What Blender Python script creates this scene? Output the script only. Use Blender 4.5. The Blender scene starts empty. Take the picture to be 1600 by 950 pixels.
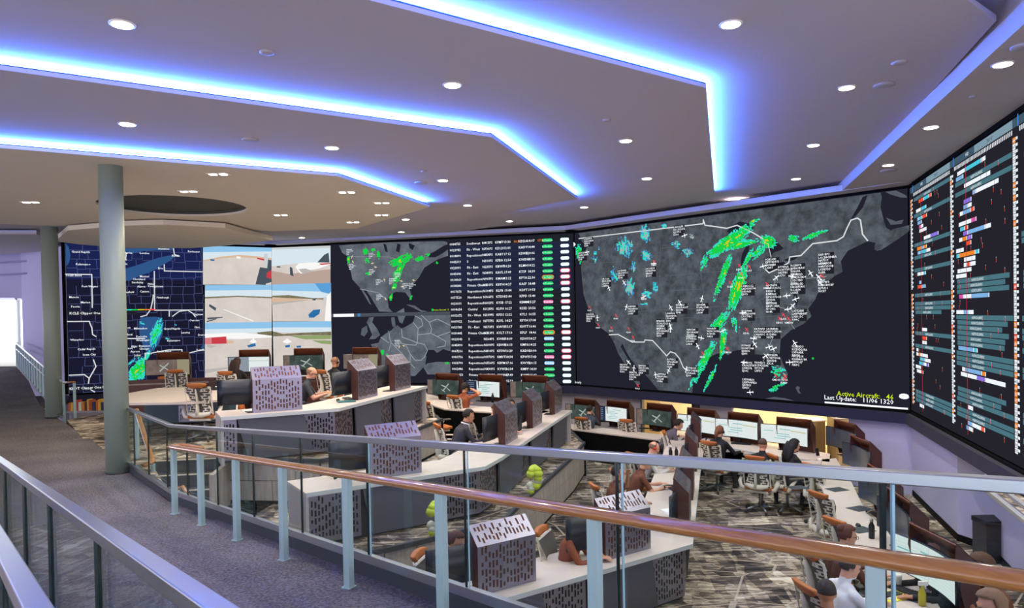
import bpy, bmesh, math, random
from mathutils import Vector, Matrix, noise
from math import sin, cos, pi, radians as R

C = bpy.context.scene.collection
SC = bpy.context.scene

# ------------------------------------------------------------------ camera
EYE = 3.7                      # lens height above the main floor (m)
F, PPX, PPY, PITCH, ROLL = 1120.0, 800.0, 510.0, 0.014, 0.018
_f = Vector((0, cos(PITCH), -sin(PITCH))); _u0 = Vector((0, sin(PITCH), cos(PITCH))); _r0 = Vector((1, 0, 0))
_r = _r0*cos(ROLL) - _u0*sin(ROLL); _u = _r0*sin(ROLL) + _u0*cos(ROLL)
CAM = Vector((0, 0, EYE))
cam_data = bpy.data.cameras.new('camera'); cam = bpy.data.objects.new('camera', cam_data); C.objects.link(cam)
cam_data.sensor_fit = 'HORIZONTAL'; cam_data.sensor_width = 36; cam_data.lens = 36*F/1600
cam_data.shift_y = (PPY-475)/1600; cam_data.clip_start = .05; cam_data.clip_end = 200
M4 = Matrix((_r, _u, -_f)).transposed().to_4x4(); M4.translation = CAM
cam.matrix_world = M4
SC.camera = cam

def ray(px, py):
    return _f + _r*((px-PPX)/F) + _u*((PPY-py)/F)
def G(px, py, z):              # the point of the level z seen at a photograph position
    d = ray(px, py); t = (z-EYE)/d.z
    return CAM + d*t
def GD(px, py, y):             # the point at distance y
    d = ray(px, py); return CAM + d*(y/d.y)
def G2(px, py, z):
    p = G(px, py, z); return (p.x, p.y)

# ------------------------------------------------------------------ world, exposure
w = bpy.data.worlds.new('world'); SC.world = w; w.use_nodes = True
w.node_tree.nodes['Background'].inputs[0].default_value = (.80, .76, .92, 1)
w.node_tree.nodes['Background'].inputs[1].default_value = 2.35
SC.view_settings.view_transform = 'Standard'; SC.view_settings.look = 'None'
SC.view_settings.exposure = 0.5; SC.view_settings.gamma = 1.0
SC.view_settings.use_curve_mapping = False
DOWNLIGHT_W = 32.0
COVE = 38.0
SCREEN = 0.71

# levels of the building
F0, T2, T1 = 0.0, .78, 1.5
ZD, ZC, ZB, ZA, ZQ, ZP = 6.0, 6.12, 6.24, 6.36, 6.52, 6.16
LEDZ0, LEDZ1, BANDZ0 = 1.69, 6.09, 1.43

# ------------------------------------------------------------------ materials
def srgb(c):
    if isinstance(c, str):
        c = c.lstrip('#'); c = [int(c[i:i+2], 16)/255 for i in (0, 2, 4)]
    return tuple(x/12.92 if x <= .04045 else ((x+.055)/1.055)**2.4 for x in c) + (1,)
_M = {}
def mat(name, col, rough=.6, metal=0, bump=0, bscale=60, var=0, vscale=8, spec=.5, alpha=None, coat=0):
    if name in _M: return _M[name]
    m = bpy.data.materials.new(name); m.use_nodes = True; nt = m.node_tree; b = nt.nodes['Principled BSDF']
    c = srgb(col); b.inputs['Base Color'].default_value = c
    b.inputs['Roughness'].default_value = rough; b.inputs['Metallic'].default_value = metal
    b.inputs['Specular IOR Level'].default_value = spec
    if coat: b.inputs['Coat Weight'].default_value = coat
    tc = nt.nodes.new('ShaderNodeTexCoord')
    if var:
        n = nt.nodes.new('ShaderNodeTexNoise'); n.inputs['Scale'].default_value = vscale; n.inputs['Detail'].default_value = 4
        nt.links.new(tc.outputs['Object'], n.inputs['Vector'])
        r = nt.nodes.new('ShaderNodeValToRGB')
        r.color_ramp.elements[0].position = .3; r.color_ramp.elements[1].position = .7
        r.color_ramp.elements[0].color = tuple(x*(1-var) for x in c[:3])+(1,)
        r.color_ramp.elements[1].color = tuple(min(1, x*(1+var)) for x in c[:3])+(1,)
        nt.links.new(n.outputs['Fac'], r.inputs['Fac']); nt.links.new(r.outputs['Color'], b.inputs['Base Color'])
    if bump:
        n = nt.nodes.new('ShaderNodeTexNoise'); n.inputs['Scale'].default_value = bscale; n.inputs['Detail'].default_value = 3
        nt.links.new(tc.outputs['Object'], n.inputs['Vector'])
        bp = nt.nodes.new('ShaderNodeBump'); bp.inputs['Strength'].default_value = bump; bp.inputs['Distance'].default_value = .01
        nt.links.new(n.outputs['Fac'], bp.inputs['Height']); nt.links.new(bp.outputs['Normal'], b.inputs['Normal'])
    _M[name] = m; return m
def emis(name, col, s=1.0, sample=False):
    if name in _M: return _M[name]
    m = bpy.data.materials.new(name); m.use_nodes = True; nt = m.node_tree
    nt.nodes.remove(nt.nodes['Principled BSDF'])
    e = nt.nodes.new('ShaderNodeEmission'); e.inputs[0].default_value = srgb(col); e.inputs[1].default_value = s*(1 if name in ('downlight_lens', 'daylight_glazing') else SCREEN)
    nt.links.new(e.outputs[0], nt.nodes['Material Output'].inputs[0])
    if not sample: m.cycles.emission_sampling = 'NONE'
    _M[name] = m; return m
def emis_noise(name, c1, c2, scale=3, s=1.0, detail=8, lo=.35, hi=.7):
    if name in _M: return _M[name]
    m = emis(name, c1, s); nt = m.node_tree; e = nt.nodes['Emission']
    tc = nt.nodes.new('ShaderNodeTexCoord'); n = nt.nodes.new('ShaderNodeTexNoise')
    n.inputs['Scale'].default_value = scale; n.inputs['Detail'].default_value = detail; n.inputs['Roughness'].default_value = .65
    nt.links.new(tc.outputs['Object'], n.inputs['Vector'])
    r = nt.nodes.new('ShaderNodeValToRGB'); r.color_ramp.elements[0].color = srgb(c1); r.color_ramp.elements[1].color = srgb(c2)
    r.color_ramp.elements[0].position = lo; r.color_ramp.elements[1].position = hi
    nt.links.new(n.outputs['Fac'], r.inputs['Fac']); nt.links.new(r.outputs['Color'], e.inputs[0])
    return m

def carpet_pattern(name):
    m = bpy.data.materials.new(name); m.use_nodes = True; nt = m.node_tree; N = nt.nodes; L = nt.links; b = N['Principled BSDF']
    b.inputs['Roughness'].default_value = .95; b.inputs['Specular IOR Level'].default_value = .1
    tc = N.new('ShaderNodeTexCoord')
    def streak(rot, sc, scale, detail=3):
        mp = N.new('ShaderNodeMapping'); mp.inputs['Rotation'].default_value = (0, 0, rot); mp.inputs['Scale'].default_value = sc
        L.new(tc.outputs['Object'], mp.inputs['Vector'])
        n = N.new('ShaderNodeTexNoise'); n.inputs['Scale'].default_value = scale; n.inputs['Detail'].default_value = detail
        n.inputs['Distortion'].default_value = 1.3
        L.new(mp.outputs['Vector'], n.inputs['Vector']); return n.outputs['Fac']
    def vor(scale, rot, sc=(1, 1, 1)):
        mp = N.new('ShaderNodeMapping'); mp.inputs['Rotation'].default_value = (0, 0, rot); mp.inputs['Scale'].default_value = sc
        L.new(tc.outputs['Object'], mp.inputs['Vector'])
        v = N.new('ShaderNodeTexVoronoi'); v.inputs['Scale'].default_value = scale; L.new(mp.outputs['Vector'], v.inputs['Vector']); return v
    def mixf(a, bb, op, k=None):
        n = N.new('ShaderNodeMath'); n.operation = op
        L.new(a, n.inputs[0])
        if bb is not None: L.new(bb, n.inputs[1])
        else: n.inputs[1].default_value = k
        return n.outputs[0]
    v = vor(1.5, .6, (1, 2.2, 1)); v2 = vor(2.6, -.5, (2.6, 1, 1))
    sx = N.new('ShaderNodeSeparateColor'); L.new(v.outputs['Color'], sx.inputs[0])
    sy = N.new('ShaderNodeSeparateColor'); L.new(v2.outputs['Color'], sy.inputs[0])
    s1 = streak(.5, (1, 5, 1), 1.6); s2 = streak(-.9, (1, 7, 1), 1.3)
    a = mixf(mixf(s1, s2, 'ADD'), None, 'MULTIPLY', .40)
    bb = mixf(mixf(sx.outputs[0], sy.outputs[1], 'ADD'), None, 'MULTIPLY', .15)
    f = mixf(a, bb, 'ADD')
    cr = N.new('ShaderNodeValToRGB'); cr.color_ramp.interpolation = 'LINEAR'
    els = cr.color_ramp.elements
    els[0].position = .40; els[0].color = srgb('#2f2b2b'); els[1].position = .72; els[1].color = srgb('#e0d4c2')
    for p, c in ((.47, '#4d4642'), (.505, '#6e6359'), (.53, '#463f3c'), (.565, '#8f8272'), (.60, '#b7a994'), (.625, '#6b6158'), (.66, '#c4b7a3')):
        e = els.new(p); e.color = srgb(c)
    L.new(f, cr.inputs['Fac'])
    # thin crossing lines
    w1 = N.new('ShaderNodeTexVoronoi'); w1.feature = 'DISTANCE_TO_EDGE'; w1.inputs['Scale'].default_value = .9
    mp = N.new('ShaderNodeMapping'); mp.inputs['Scale'].default_value = (1, 1.7, 1); mp.inputs['Rotation'].default_value = (0, 0, .3)
    L.new(tc.outputs['Object'], mp.inputs['Vector']); L.new(mp.outputs['Vector'], w1.inputs['Vector'])
    lt = mixf(w1.outputs['Distance'], None, 'LESS_THAN', .014)
    mx = N.new('ShaderNodeMix'); mx.data_type = 'RGBA'; L.new(lt, mx.inputs[0]); L.new(cr.outputs['Color'], mx.inputs[6]); mx.inputs[7].default_value = srgb('#c9bda9')
    mm = mixf(lt, None, 'MULTIPLY', .6); L.new(mm, mx.inputs[0])
    L.new(mx.outputs[2], b.inputs['Base Color'])
    return m
def carpet_plain(name, c1, c2):
    m = mat(name, c1, .97, spec=.05); nt = m.node_tree; b = nt.nodes['Principled BSDF']
    tc = nt.nodes.new('ShaderNodeTexCoord')
    n = nt.nodes.new('ShaderNodeTexNoise'); n.inputs['Scale'].default_value = 55; n.inputs['Detail'].default_value = 2
    n2 = nt.nodes.new('ShaderNodeTexNoise'); n2.inputs['Scale'].default_value = .9
    nt.links.new(tc.outputs['Object'], n.inputs['Vector']); nt.links.new(tc.outputs['Object'], n2.inputs['Vector'])
    a = nt.nodes.new('ShaderNodeMath'); a.operation = 'MULTIPLY_ADD'; nt.links.new(n2.outputs['Fac'], a.inputs[0]); a.inputs[1].default_value = .35
    nt.links.new(n.outputs['Fac'], a.inputs[2])
    r = nt.nodes.new('ShaderNodeValToRGB'); r.color_ramp.elements[0].position = .52; r.color_ramp.elements[1].position = .86
    r.color_ramp.elements[0].color = srgb(c1); r.color_ramp.elements[1].color = srgb(c2)
    nt.links.new(a.outputs[0], r.inputs['Fac']); nt.links.new(r.outputs['Color'], b.inputs['Base Color'])
    return m
def glass_mat():
    m = bpy.data.materials.new('guard_glass'); m.use_nodes = True; nt = m.node_tree
    nt.nodes.remove(nt.nodes['Principled BSDF'])
    t = nt.nodes.new('ShaderNodeBsdfTransparent'); t.inputs[0].default_value = (.90, .95, .94, 1)
    g = nt.nodes.new('ShaderNodeBsdfGlossy'); g.inputs['Roughness'].default_value = .02; g.inputs[0].default_value = (.95, 1, 1, 1)
    fr = nt.nodes.new('ShaderNodeFresnel'); fr.inputs[0].default_value = 1.5
    mu = nt.nodes.new('ShaderNodeMath'); mu.operation = 'MULTIPLY'; mu.inputs[1].default_value = 1.0
    mx = nt.nodes.new('ShaderNodeMixShader')
    ge = nt.nodes.new('ShaderNodeNewGeometry'); sb = nt.nodes.new('ShaderNodeMath'); sb.operation = 'SUBTRACT'; sb.inputs[0].default_value = 1
    nt.links.new(ge.outputs['Backfacing'], sb.inputs[1]); nt.links.new(sb.outputs[0], mu.inputs[1])
    nt.links.new(fr.outputs[0], mu.inputs[0]); nt.links.new(mu.outputs[0], mx.inputs[0])
    nt.links.new(t.outputs[0], mx.inputs[1]); nt.links.new(g.outputs[0], mx.inputs[2]); nt.links.new(mx.outputs[0], nt.nodes['Material Output'].inputs[0])
    return m
def wood_mat(name, c1, c2, scale=(1, 12, 1), s=3, rough=.4, obj='Object'):
    m = mat(name, c1, rough); nt = m.node_tree; b = nt.nodes['Principled BSDF']
    tc = nt.nodes.new('ShaderNodeTexCoord'); mp = nt.nodes.new('ShaderNodeMapping'); mp.inputs['Scale'].default_value = scale
    n = nt.nodes.new('ShaderNodeTexNoise'); n.inputs['Scale'].default_value = s; n.inputs['Detail'].default_value = 5
    nt.links.new(tc.outputs[obj], mp.inputs[0]); nt.links.new(mp.outputs[0], n.inputs['Vector'])
    r = nt.nodes.new('ShaderNodeValToRGB'); r.color_ramp.elements[0].position = .35; r.color_ramp.elements[1].position = .68
    r.color_ramp.elements[0].color = srgb(c1); r.color_ramp.elements[1].color = srgb(c2)
    nt.links.new(n.outputs['Fac'], r.inputs['Fac']); nt.links.new(r.outputs['Color'], b.inputs['Base Color'])
    return m

# ------------------------------------------------------------------ mesh builder
class MB:
    def __init__(s): s.v = []; s.f = []; s.m = []; s.mats = []; s.sm = []
    def mi(s, m):
        if m is None: return 0
        if m not in s.mats: s.mats.append(m)
        return s.mats.index(m)
    def add(s, vs, fs, m=None, smooth=False):
        o = len(s.v); s.v += [tuple(v) for v in vs]; k = s.mi(m)
        for f in fs: s.f.append(tuple(i+o for i in f)); s.m.append(k); s.sm.append(smooth)
    def box(s, c, size, m=None, rz=0, mx=None):
        hx, hy, hz = (d/2 for d in size); A = Matrix.Rotation(rz, 3, 'Z') if mx is None else mx
        vs = [Vector(c)+A@Vector((x, y, z)) for x in (-hx, hx) for y in (-hy, hy) for z in (-hz, hz)]
        s.add(vs, [(0, 1, 3, 2), (4, 6, 7, 5), (0, 4, 5, 1), (2, 3, 7, 6), (0, 2, 6, 4), (1, 5, 7, 3)], m)
    def prism(s, pts, z0, z1, m=None):
        n = len(pts)
        a = sum(pts[i][0]*pts[(i+1) % n][1]-pts[(i+1) % n][0]*pts[i][1] for i in range(n))
        if a < 0: pts = pts[::-1]
        z0s = z0 if hasattr(z0, '__len__') else [z0]*n; z1s = z1 if hasattr(z1, '__len__') else [z1]*n
        if a < 0: z0s = list(z0s)[::-1]; z1s = list(z1s)[::-1]
        vs = [(p[0], p[1], z) for p, z in zip(pts, z0s)]+[(p[0], p[1], z) for p, z in zip(pts, z1s)]
        s.add(vs, [tuple(range(n))[::-1], tuple(range(n, 2*n))]+[(i, (i+1) % n, n+(i+1) % n, n+i) for i in range(n)], m)
    def quad(s, a, b, c, d, m=None): s.add([a, b, c, d], [(0, 1, 2, 3)], m)
    def tube(s, path, r, m=None, seg=8, smooth=True, squash=None, cap=True):
        path = [Vector(p) for p in path]; n = len(path); rs = r if hasattr(r, '__len__') else [r]*n
        vs = []; up0 = None
        for i, p in enumerate(path):
            d = (path[min(i+1, n-1)]-path[max(i-1, 0)]).normalized()
            if up0 is None: up0 = Vector((0, 0, 1)) if abs(d.z) < .9 else Vector((1, 0, 0))
            x = d.cross(up0).normalized(); y = x.cross(d).normalized(); up0 = y
            for k in range(seg):
                a = 2*pi*k/seg; sx, sy = (squash or (1, 1))
                vs.append(p+x*cos(a)*rs[i]*sx+y*sin(a)*rs[i]*sy)
        fs = [(i*seg+k, i*seg+(k+1) % seg, (i+1)*seg+(k+1) % seg, (i+1)*seg+k) for i in range(n-1) for k in range(seg)]
        if cap: fs += [tuple(range(seg))[::-1], tuple((n-1)*seg+k for k in range(seg))]
        s.add(vs, fs, m, smooth)
    def bar(s, a, b, wd, th, m=None):    # rectangular bar, wd horizontal, th vertical-ish
        a = Vector(a); b = Vector(b); d = (b-a).normalized()
        up = Vector((0, 0, 1)) if abs(d.z) < .95 else Vector((0, 1, 0))
        x = d.cross(up).normalized()*wd/2; y = x.cross(d).normalized()*th/2
        vs = [p+sx*x+sy*y for p in (a, b) for sx, sy in ((-1, -1), (1, -1), (1, 1), (-1, 1))]
        s.add(vs, [(0, 1, 2, 3), (7, 6, 5, 4), (0, 4, 5, 1), (1, 5, 6, 2), (2, 6, 7, 3), (3, 7, 4, 0)], m)
    def lathe(s, prof, c=(0, 0, 0), m=None, seg=16, smooth=True, sc=(1, 1)):
        vs = []; fs = []; n = len(prof)
        for r, z in prof:
            for k in range(seg):
                a = 2*pi*k/seg; vs.append((c[0]+r*cos(a)*sc[0], c[1]+r*sin(a)*sc[1], c[2]+z))
        for i in range(n-1):
            for k in range(seg): fs.append((i*seg+k, i*seg+(k+1) % seg, (i+1)*seg+(k+1) % seg, (i+1)*seg+k))
        fs += [tuple(range(seg))[::-1], tuple((n-1)*seg+k for k in range(seg))]
        s.add(vs, fs, m, smooth)
    def xform(s, A):
        s.v = [tuple(A@Vector(v)) for v in s.v]; return s
    def build(s, name, m=None, parent=None, loc=None, rz=0, bevel=0):
        me = bpy.data.meshes.new(name); me.from_pydata(s.v, [], s.f)
        if m is not None: s.mats = [m] if not s.mats else s.mats
        for x in s.mats: me.materials.append(x)
        me.polygons.foreach_set('material_index', [k if s.mats else 0 for k in s.m])
        me.polygons.foreach_set('use_smooth', s.sm); me.update(); me.validate()
        o = bpy.data.objects.new(name, me); C.objects.link(o)
        if parent is not None: o.parent = parent
        if loc is not None: o.location = loc
        o.rotation_euler.z = rz
        if bevel:
            md = o.modifiers.new('bevel', 'BEVEL'); md.width = bevel; md.segments = 2; md.limit_method = 'ANGLE'
        return o
def tag(o, label=None, cat=None, group=None, kind=None):
    if label: o['label'] = label
    if cat: o['category'] = cat
    if group: o['group'] = group
    if kind: o['kind'] = kind
    return o
def thing(name, label, cat, loc=(0, 0, 0), rz=0, group=None):
    o = bpy.data.objects.new(name, None); C.objects.link(o); o.empty_display_size = .2
    o.location = loc; o.rotation_euler = (0, 0, rz); return tag(o, label, cat, group)
def kids(o): return [x for x in C.objects if x.parent == o]
def copy_tree(o, loc=None, rz=None, label=None, group=None, parent=None, cache={}):
    c = o.copy(); C.objects.link(c)
    if parent is not None: c.parent = parent
    if loc is not None: c.location = loc
    if rz is not None: c.rotation_euler = (0, 0, rz)
    if label: c['label'] = label
    if group: c['group'] = group
    if o.name not in cache: cache[o.name] = [x.name for x in C.objects if x.parent == o]
    for ch in cache[o.name]: copy_tree(bpy.data.objects[ch], parent=c)
    return c
def struct(mb, name, m=None, **k):
    o = mb.build(name, m, **k); o['kind'] = 'structure'; return o
def ext(a, b, t):              # go on from a through b by t metres beyond b
    a = Vector(a[:2]); b = Vector(b[:2]); d = (b-a).normalized(); p = b+d*t; return (p.x, p.y)

# ------------------------------------------------------------------ shared materials
m_ceil = mat('ceiling_paint', '#bdb8c0', .9, spec=.1)
m_ceil_d = mat('ceiling_paint_warm', '#d9d0be', .9, spec=.1)
m_purple = mat('lilac_wall_paint', '#bdbce2', .85, spec=.2)
m_greywall = mat('grey_wall_paint', '#a7a3ad', .85, spec=.2)
m_cream = mat('cream_wall_paint', '#eadbb4', .8)
m_carpet = carpet_pattern('patterned_carpet')
m_ramp = carpet_plain('ramp_carpet', '#545152', '#85807f')
m_dark = mat('black_plastic', '#16161a', .45)
m_black = mat('matt_black', '#060607', .8, spec=.1)
m_navy = mat('navy_fascia', '#2b2c42', .75, spec=.2, bump=.3, bscale=200)
m_greyband = mat('grey_fascia', '#3c3941', .75, spec=.2, bump=.3, bscale=200)
m_column = mat('column_paint', '#8c998c', .5)
m_steel = mat('brushed_steel', '#c9ced6', .28, 1)
m_post = mat('painted_post', '#a9c4c6', .4)
m_rail = wood_mat('oak_handrail', '#a56c38', '#b98046', (3, 3, 40), 3, .22)
m_rail.node_tree.nodes['Principled BSDF'].inputs['Coat Weight'].default_value = .6
m_glass = glass_mat()
m_gap = mat('glass_joint', '#152628', .3)
m_edgehi = mat('glass_edge', '#a9cfe0', .2)
m_panelwood = wood_mat('pale_oak_panel', '#a89e98', '#c6bdb5', (6, 6, .8), 3, .6)
m_kerb = mat('dark_kerb', '#3c4044', .7)
m_nosing = mat('stair_nosing', '#c9bfae', .6)
# ================================================================== STRUCTURE
# ---- axes of the walkway
RD = Vector((-.635, .773)).normalized(); RN = Vector((RD.y, -RD.x))
def RP(s, n): p = RD*s+RN*n; return (p.x, p.y)
SK = 9.4
def RZ(s):                      # walkway level along the axis
    return T1 if s >= SK else T1+(SK-s)*.088
# main floor, raised floors
mb = MB(); mb.prism([(-22, -2), (14, -2), (14, 26), (-22, 26)], -.3, F0)
fl = struct(mb, 'floor', m_carpet)
tier2 = [G2(*p, T2) for p in ((430, 886), (490, 872), (600, 857), (784, 813), (807, 789), (894, 712), (911, 691), (872, 652))]
tier1 = [G2(*p, T1) for p in ((352, 716.5), (500, 706), (548, 711), (679, 658))]
tier1 = [G2(235, 721, T1), G2(352, 716.5, T1), G2(500, 718, T1), G2(545, 711, T1), G2(688, 654.5, T1), G2(655, 628, T1)]
t1far = [G2(705, 630, T1), G2(420, 640, T1)]
# upper tier slab
T1poly = [RP(9.4, 2.33)] + tier1 + [(tier1[-1][0]-.1, 19.4), (-9.9, 18.2), G2(104, 655.5, T1), RP(15.9, 2.33), RP(15.9, -3), RP(9.4, -3)]
mb = MB(); mb.prism(T1poly, T1-.12, T1)
struct(mb, 'floor', m_carpet)
T2poly = [RP(6.6, 2.33)]+tier2+[(tier2[-1][0]+.0, 19.6), (tier1[-1][0]-2, 19.2), (tier1[-1][0]-2, tier1[-1][1]), G2(548, 716, T2), RP(9.4, 2.34)]
mb = MB(); mb.prism(T2poly, T2-.12, T2)
struct(mb, 'floor', m_carpet)
# walkway plain carpet strip on the landing
mb = MB(); mb.prism([RP(9.4, -3), RP(9.4, 2.27), RP(15.75, 2.42), RP(15.9, 1.5), RP(21, 1.5), RP(21, -6), RP(9.4, -6)], T1+.001, T1+.012)
struct(mb, 'floor', m_ramp)
mb = MB(); mb.prism([(-34, 4), RP(9.4, -5.9), RP(15.8, 2.4), G2(62, 634, T1), (G2(62, 634, T1)[0], 22), (-34, 24)], T1-.1, T1-.002)
struct(mb, 'floor', m_ramp)
# the ramp going up towards the camera
mb = MB(); a = [RP(9.4, .33), RP(9.4, 2.37), RP(-5, 2.37), RP(-5, .33)]
mb.prism(a, [T1-.25, T1-.25, RZ(-5)-.25, RZ(-5)-.25], [T1+.012, T1+.012, RZ(-5)+.012, RZ(-5)+.012])
struct(mb, 'floor', m_ramp)
# wall below the ramp's open side
mb = MB(); mb.prism([RP(9.4, 2.34), RP(9.4, 2.40), RP(-5, 2.40), RP(-5, 2.34)], [0, 0, 0, 0], [T1, T1, RZ(-5), RZ(-5)])
struct(mb, 'wall_ramp', m_kerb)
mb = MB(); mb.prism([RP(9.4, -6), RP(9.4, .33), RP(-6, .33), RP(-6, -6)], T1-.12, T1-.0)
struct(mb, 'floor', m_carpet)
# far ramp up to the bright doorway
d0 = [G2(-60, 640, T1), G2(68, 636, T1)]
mb = MB()
p0 = G2(-160, 640, T1); p1 = G2(62, 634, T1)
q1 = GD(34, 572, 24.8); q0 = GD(-90, 572, 25.5); zq = q1.z
mb.prism([p0, p1, (q1.x, q1.y), (q0.x, q0.y)], [T1-.1, T1-.1, zq-.3, zq-.3], [T1+.013, T1+.013, zq, zq])
struct(mb, 'floor', m_ramp)
mb = MB(); mb.prism([(q0.x-3, q0.y), (q1.x+.2, q1.y), (q1.x+.2, q1.y+7), (q0.x-3, q0.y+7)], zq-.3, zq)
struct(mb, 'floor', mat('pale_floor', '#cfcabf', .5))

def wall_run(pts, z0, z1, th, name, m, cap=None):
    """vertical wall following pts, thickness th to the left of the run"""
    for i in range(len(pts)-1):
        a = Vector(pts[i][:2]); b = Vector(pts[i+1][:2]); d = (b-a).normalized(); n = Vector((-d.y, d.x))*th
        mb = MB(); mb.prism([tuple(a), tuple(b), tuple(b+n), tuple(a+n)], z0, z1); struct(mb, name, m)
# panelled retaining walls (pale oak panels with dark joints) and dark kerb on top
def panel_wall(pts, z0, z1, name):
    for i in range(len(pts)-1):
        a = Vector(pts[i][:2]); b = Vector(pts[i+1][:2]); L = (b-a).length; d = (b-a)/L; n = Vector((d.y, -d.x))
        if n.dot(Vector((0, 0))-a) < 0: n = -n
        mb = MB()
        mb.prism([tuple(a), tuple(b), tuple(b-n*.06), tuple(a-n*.06)], z0, z1-.02, m_black)
        k = max(1, round(L/1.05)); zs = [(z0+.06, z0+(z1-z0)*.52-.006), (z0+(z1-z0)*.52+.006, z1-.05)]
        for row, (za, zb) in enumerate(zs):
            off = .5*row
            cuts = sorted({0, 1} | {min(1, max(0, (j+off)/k)) for j in range(k+1)})
            for u0, u1 in zip(cuts, cuts[1:]):
                if (u1-u0)*L < .05: continue
                p = a+d*(u0*L+.006); q = a+d*(u1*L-.006)
                mb.prism([tuple(p), tuple(q), tuple(q+n*.02), tuple(p+n*.02)], za, zb, m_panelwood)
        mb.prism([tuple(a-d*.02), tuple(b+d*.02), tuple(b+n*.05+d*.02), tuple(a+n*.05-d*.02)], z1-.05, z1+.015, m_kerb)
        struct(mb, name)
panel_wall([RP(6.4, 2.4)]+tier2, 0, T2, 'wall_lower_tier')
panel_wall(tier1[1:], T2, T1, 'wall_upper_tier')
# stairs between the tiers
s0 = Vector(G2(232, 722, T1)); s1 = Vector(G2(352, 716.5, T1)); sd = (s1-s0).normalized(); sn = Vector((sd.y, -sd.x))
if sn.y > 0: sn = -sn
for i in range(3):
    z = T1-.18*(i+1)
    mb = MB(); a = s0-sd*.3+sn*(.30*i); b = s1+sn*(.30*i); c = b+sn*.30; e = a+sn*.30
    mb.prism([tuple(a), tuple(b), tuple(c), tuple(e)], T2, z, m_kerb)
    mb.prism([tuple(c-sn*.05), tuple(e-sn*.05), tuple(e+sn*.006), tuple(c+sn*.006)], z, z+.012, m_nosing)
    struct(mb, 'floor')
mb = MB(); mb.prism([tuple(s0-sd*.3-sn*.05), tuple(s1-sn*.05), tuple(s1+sn*.006), tuple(s0-sd*.3+sn*.006)], T1, T1+.012, m_nosing)
mb.prism([tuple(s0-sd*.3), tuple(s1), tuple(s1-sn*.04), tuple(s0-sd*.3-sn*.04)], T2, T1-.01, m_kerb); struct(mb, 'trim_1')
# pale end wall beside the stair
mb = MB(); a = s1; mb.prism([tuple(a), tuple(a+sd*.07), tuple(a+sd*.07+sn*1.0), tuple(a+sn*1.0)], T2, T1-.05); struct(mb, 'wall_stair', m_panelwood)

# ---- the video wall plan
LK = [G2(101.5, 377.5, LEDZ1), G2(425, 386.8, LEDZ1), G2(896, 364.6, LEDZ1), G2(1420, 294, LEDZ1), G2(1600, 172, LEDZ1)]
K0, K1, K2, K3, K4 = [Vector(p) for p in LK]
K4 = K3+(K4-K3).normalized()*9.0
def seg_frame(a, b):
    d = (b-a).normalized(); n = Vector((d.y, -d.x))
    if n.dot(-a) < 0: n = -n
    return d, n
FAC = [(K0, K1), (K1, K2), (K2, K3), (K3, K4)]
for i, (a, b) in enumerate(FAC):
    d, n = seg_frame(a, b)
    ext0 = .0
    # backing wall
    mb = MB(); mb.prism([tuple(a-n*.02-d*.1), tuple(b-n*.02+d*.1), tuple(b-n*.25+d*.1), tuple(a-n*.25-d*.1)], LEDZ0-.02, 6.5); struct(mb, 'wall_video', m_black)
    # black frame above and below the picture
    mb = MB(); mb.prism([tuple(a+n*.01), tuple(b+n*.01), tuple(b-n*.02), tuple(a-n*.02)], LEDZ1, ZQ); struct(mb, 'trim_2', m_black)
    # fascia band under the picture
    mb = MB(); bm_ = m_navy if i < 3 else m_greyband
    mb.prism([tuple(a+n*.12), tuple(b+n*.12), tuple(b-n*.25+d*.15), tuple(a-n*.25-d*.15)], BANDZ0, LEDZ0-.05, bm_)
    mb.prism([tuple(a+n*.03), tuple(b+n*.03), tuple(b-n*.25), tuple(a-n*.25)], LEDZ0-.05, LEDZ0-.01, m_black)
    struct(mb, 'trim_3')

# ---- ceilings: layered slabs, each lower one with a lit cove along its edge
def slab(pts, z, th, m, name='ceiling'):
    mb = MB(); mb.prism(pts, z, z+th, m); return struct(mb, name)
mb = MB(); mb.prism([(-40, -6), (14, -6), (14, 34), (-40, 34)], ZQ, ZQ+.15); struct(mb, 'ceiling', m_ceil)
d34, n34 = seg_frame(K3, K4)
a1, a2, a3 = G2(1480, -22, ZA), G2(1557, 32, ZA), G2(1328, 285, ZA)
Apoly = [ext(a2, a1, 9), a2, ext(a2, a3, 0), ext(a2, a3, 3), (K3.x-1, K3.y+1.5), (K2.x, K2.y+1), (K1.x, K1.y+1.5), (-34, 26), (-34, -6), (0, -6)]
slab(Apoly, ZA, .05, m_ceil)
# perimeter soffit in front of the right-hand video wall
p1_, p2_ = G2(1600, 37.5, ZP), G2(1322, 292, ZP)
Ppoly = [ext(p2_, p1_, 8), p2_, ext(p1_, p2_, .6), tuple(K3+n34*.1), tuple(K4+n34*.02)]
Ppoly = [ext(p2_, p1_, 8), ext(p1_, p2_, .9), tuple(K3+Vector((-.3, .3))), tuple(K3), tuple(K4)]
slab(Ppoly, ZP, ZQ-ZP, m_ceil)
b0, b1, b2, b3 = G2(575.8, 0, ZB), G2(1103, 137.5, ZB), G2(1116.6, 305, ZB), G2(900, 339, ZB)
Bpoly = [ext(b1, b0, 14), b1, b2, b3, G2(640, 371, ZB), G2(430, 376, ZB), (-34, 24), (-34, 0)]
slab(Bpoly, ZB, .045, m_ceil)
c0, c1, c2, c3 = G2(0, 109, ZC), G2(768, 214.5, ZC), G2(902.5, 311, ZC), G2(780, 333, ZC)
Cpoly = [ext(c1, c0, 14), c1, c2, c3, G2(600, 360, ZC), G2(430, 368, ZC), (-33, 22), (-33, 4)]
slab(Cpoly, ZC, .045, m_ceil)
e0, e1, e2, e3 = G2(0, 231, ZD), G2(527, 275.5, ZD), G2(671.5, 323.5, ZD), G2(557, 357, ZD)
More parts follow.
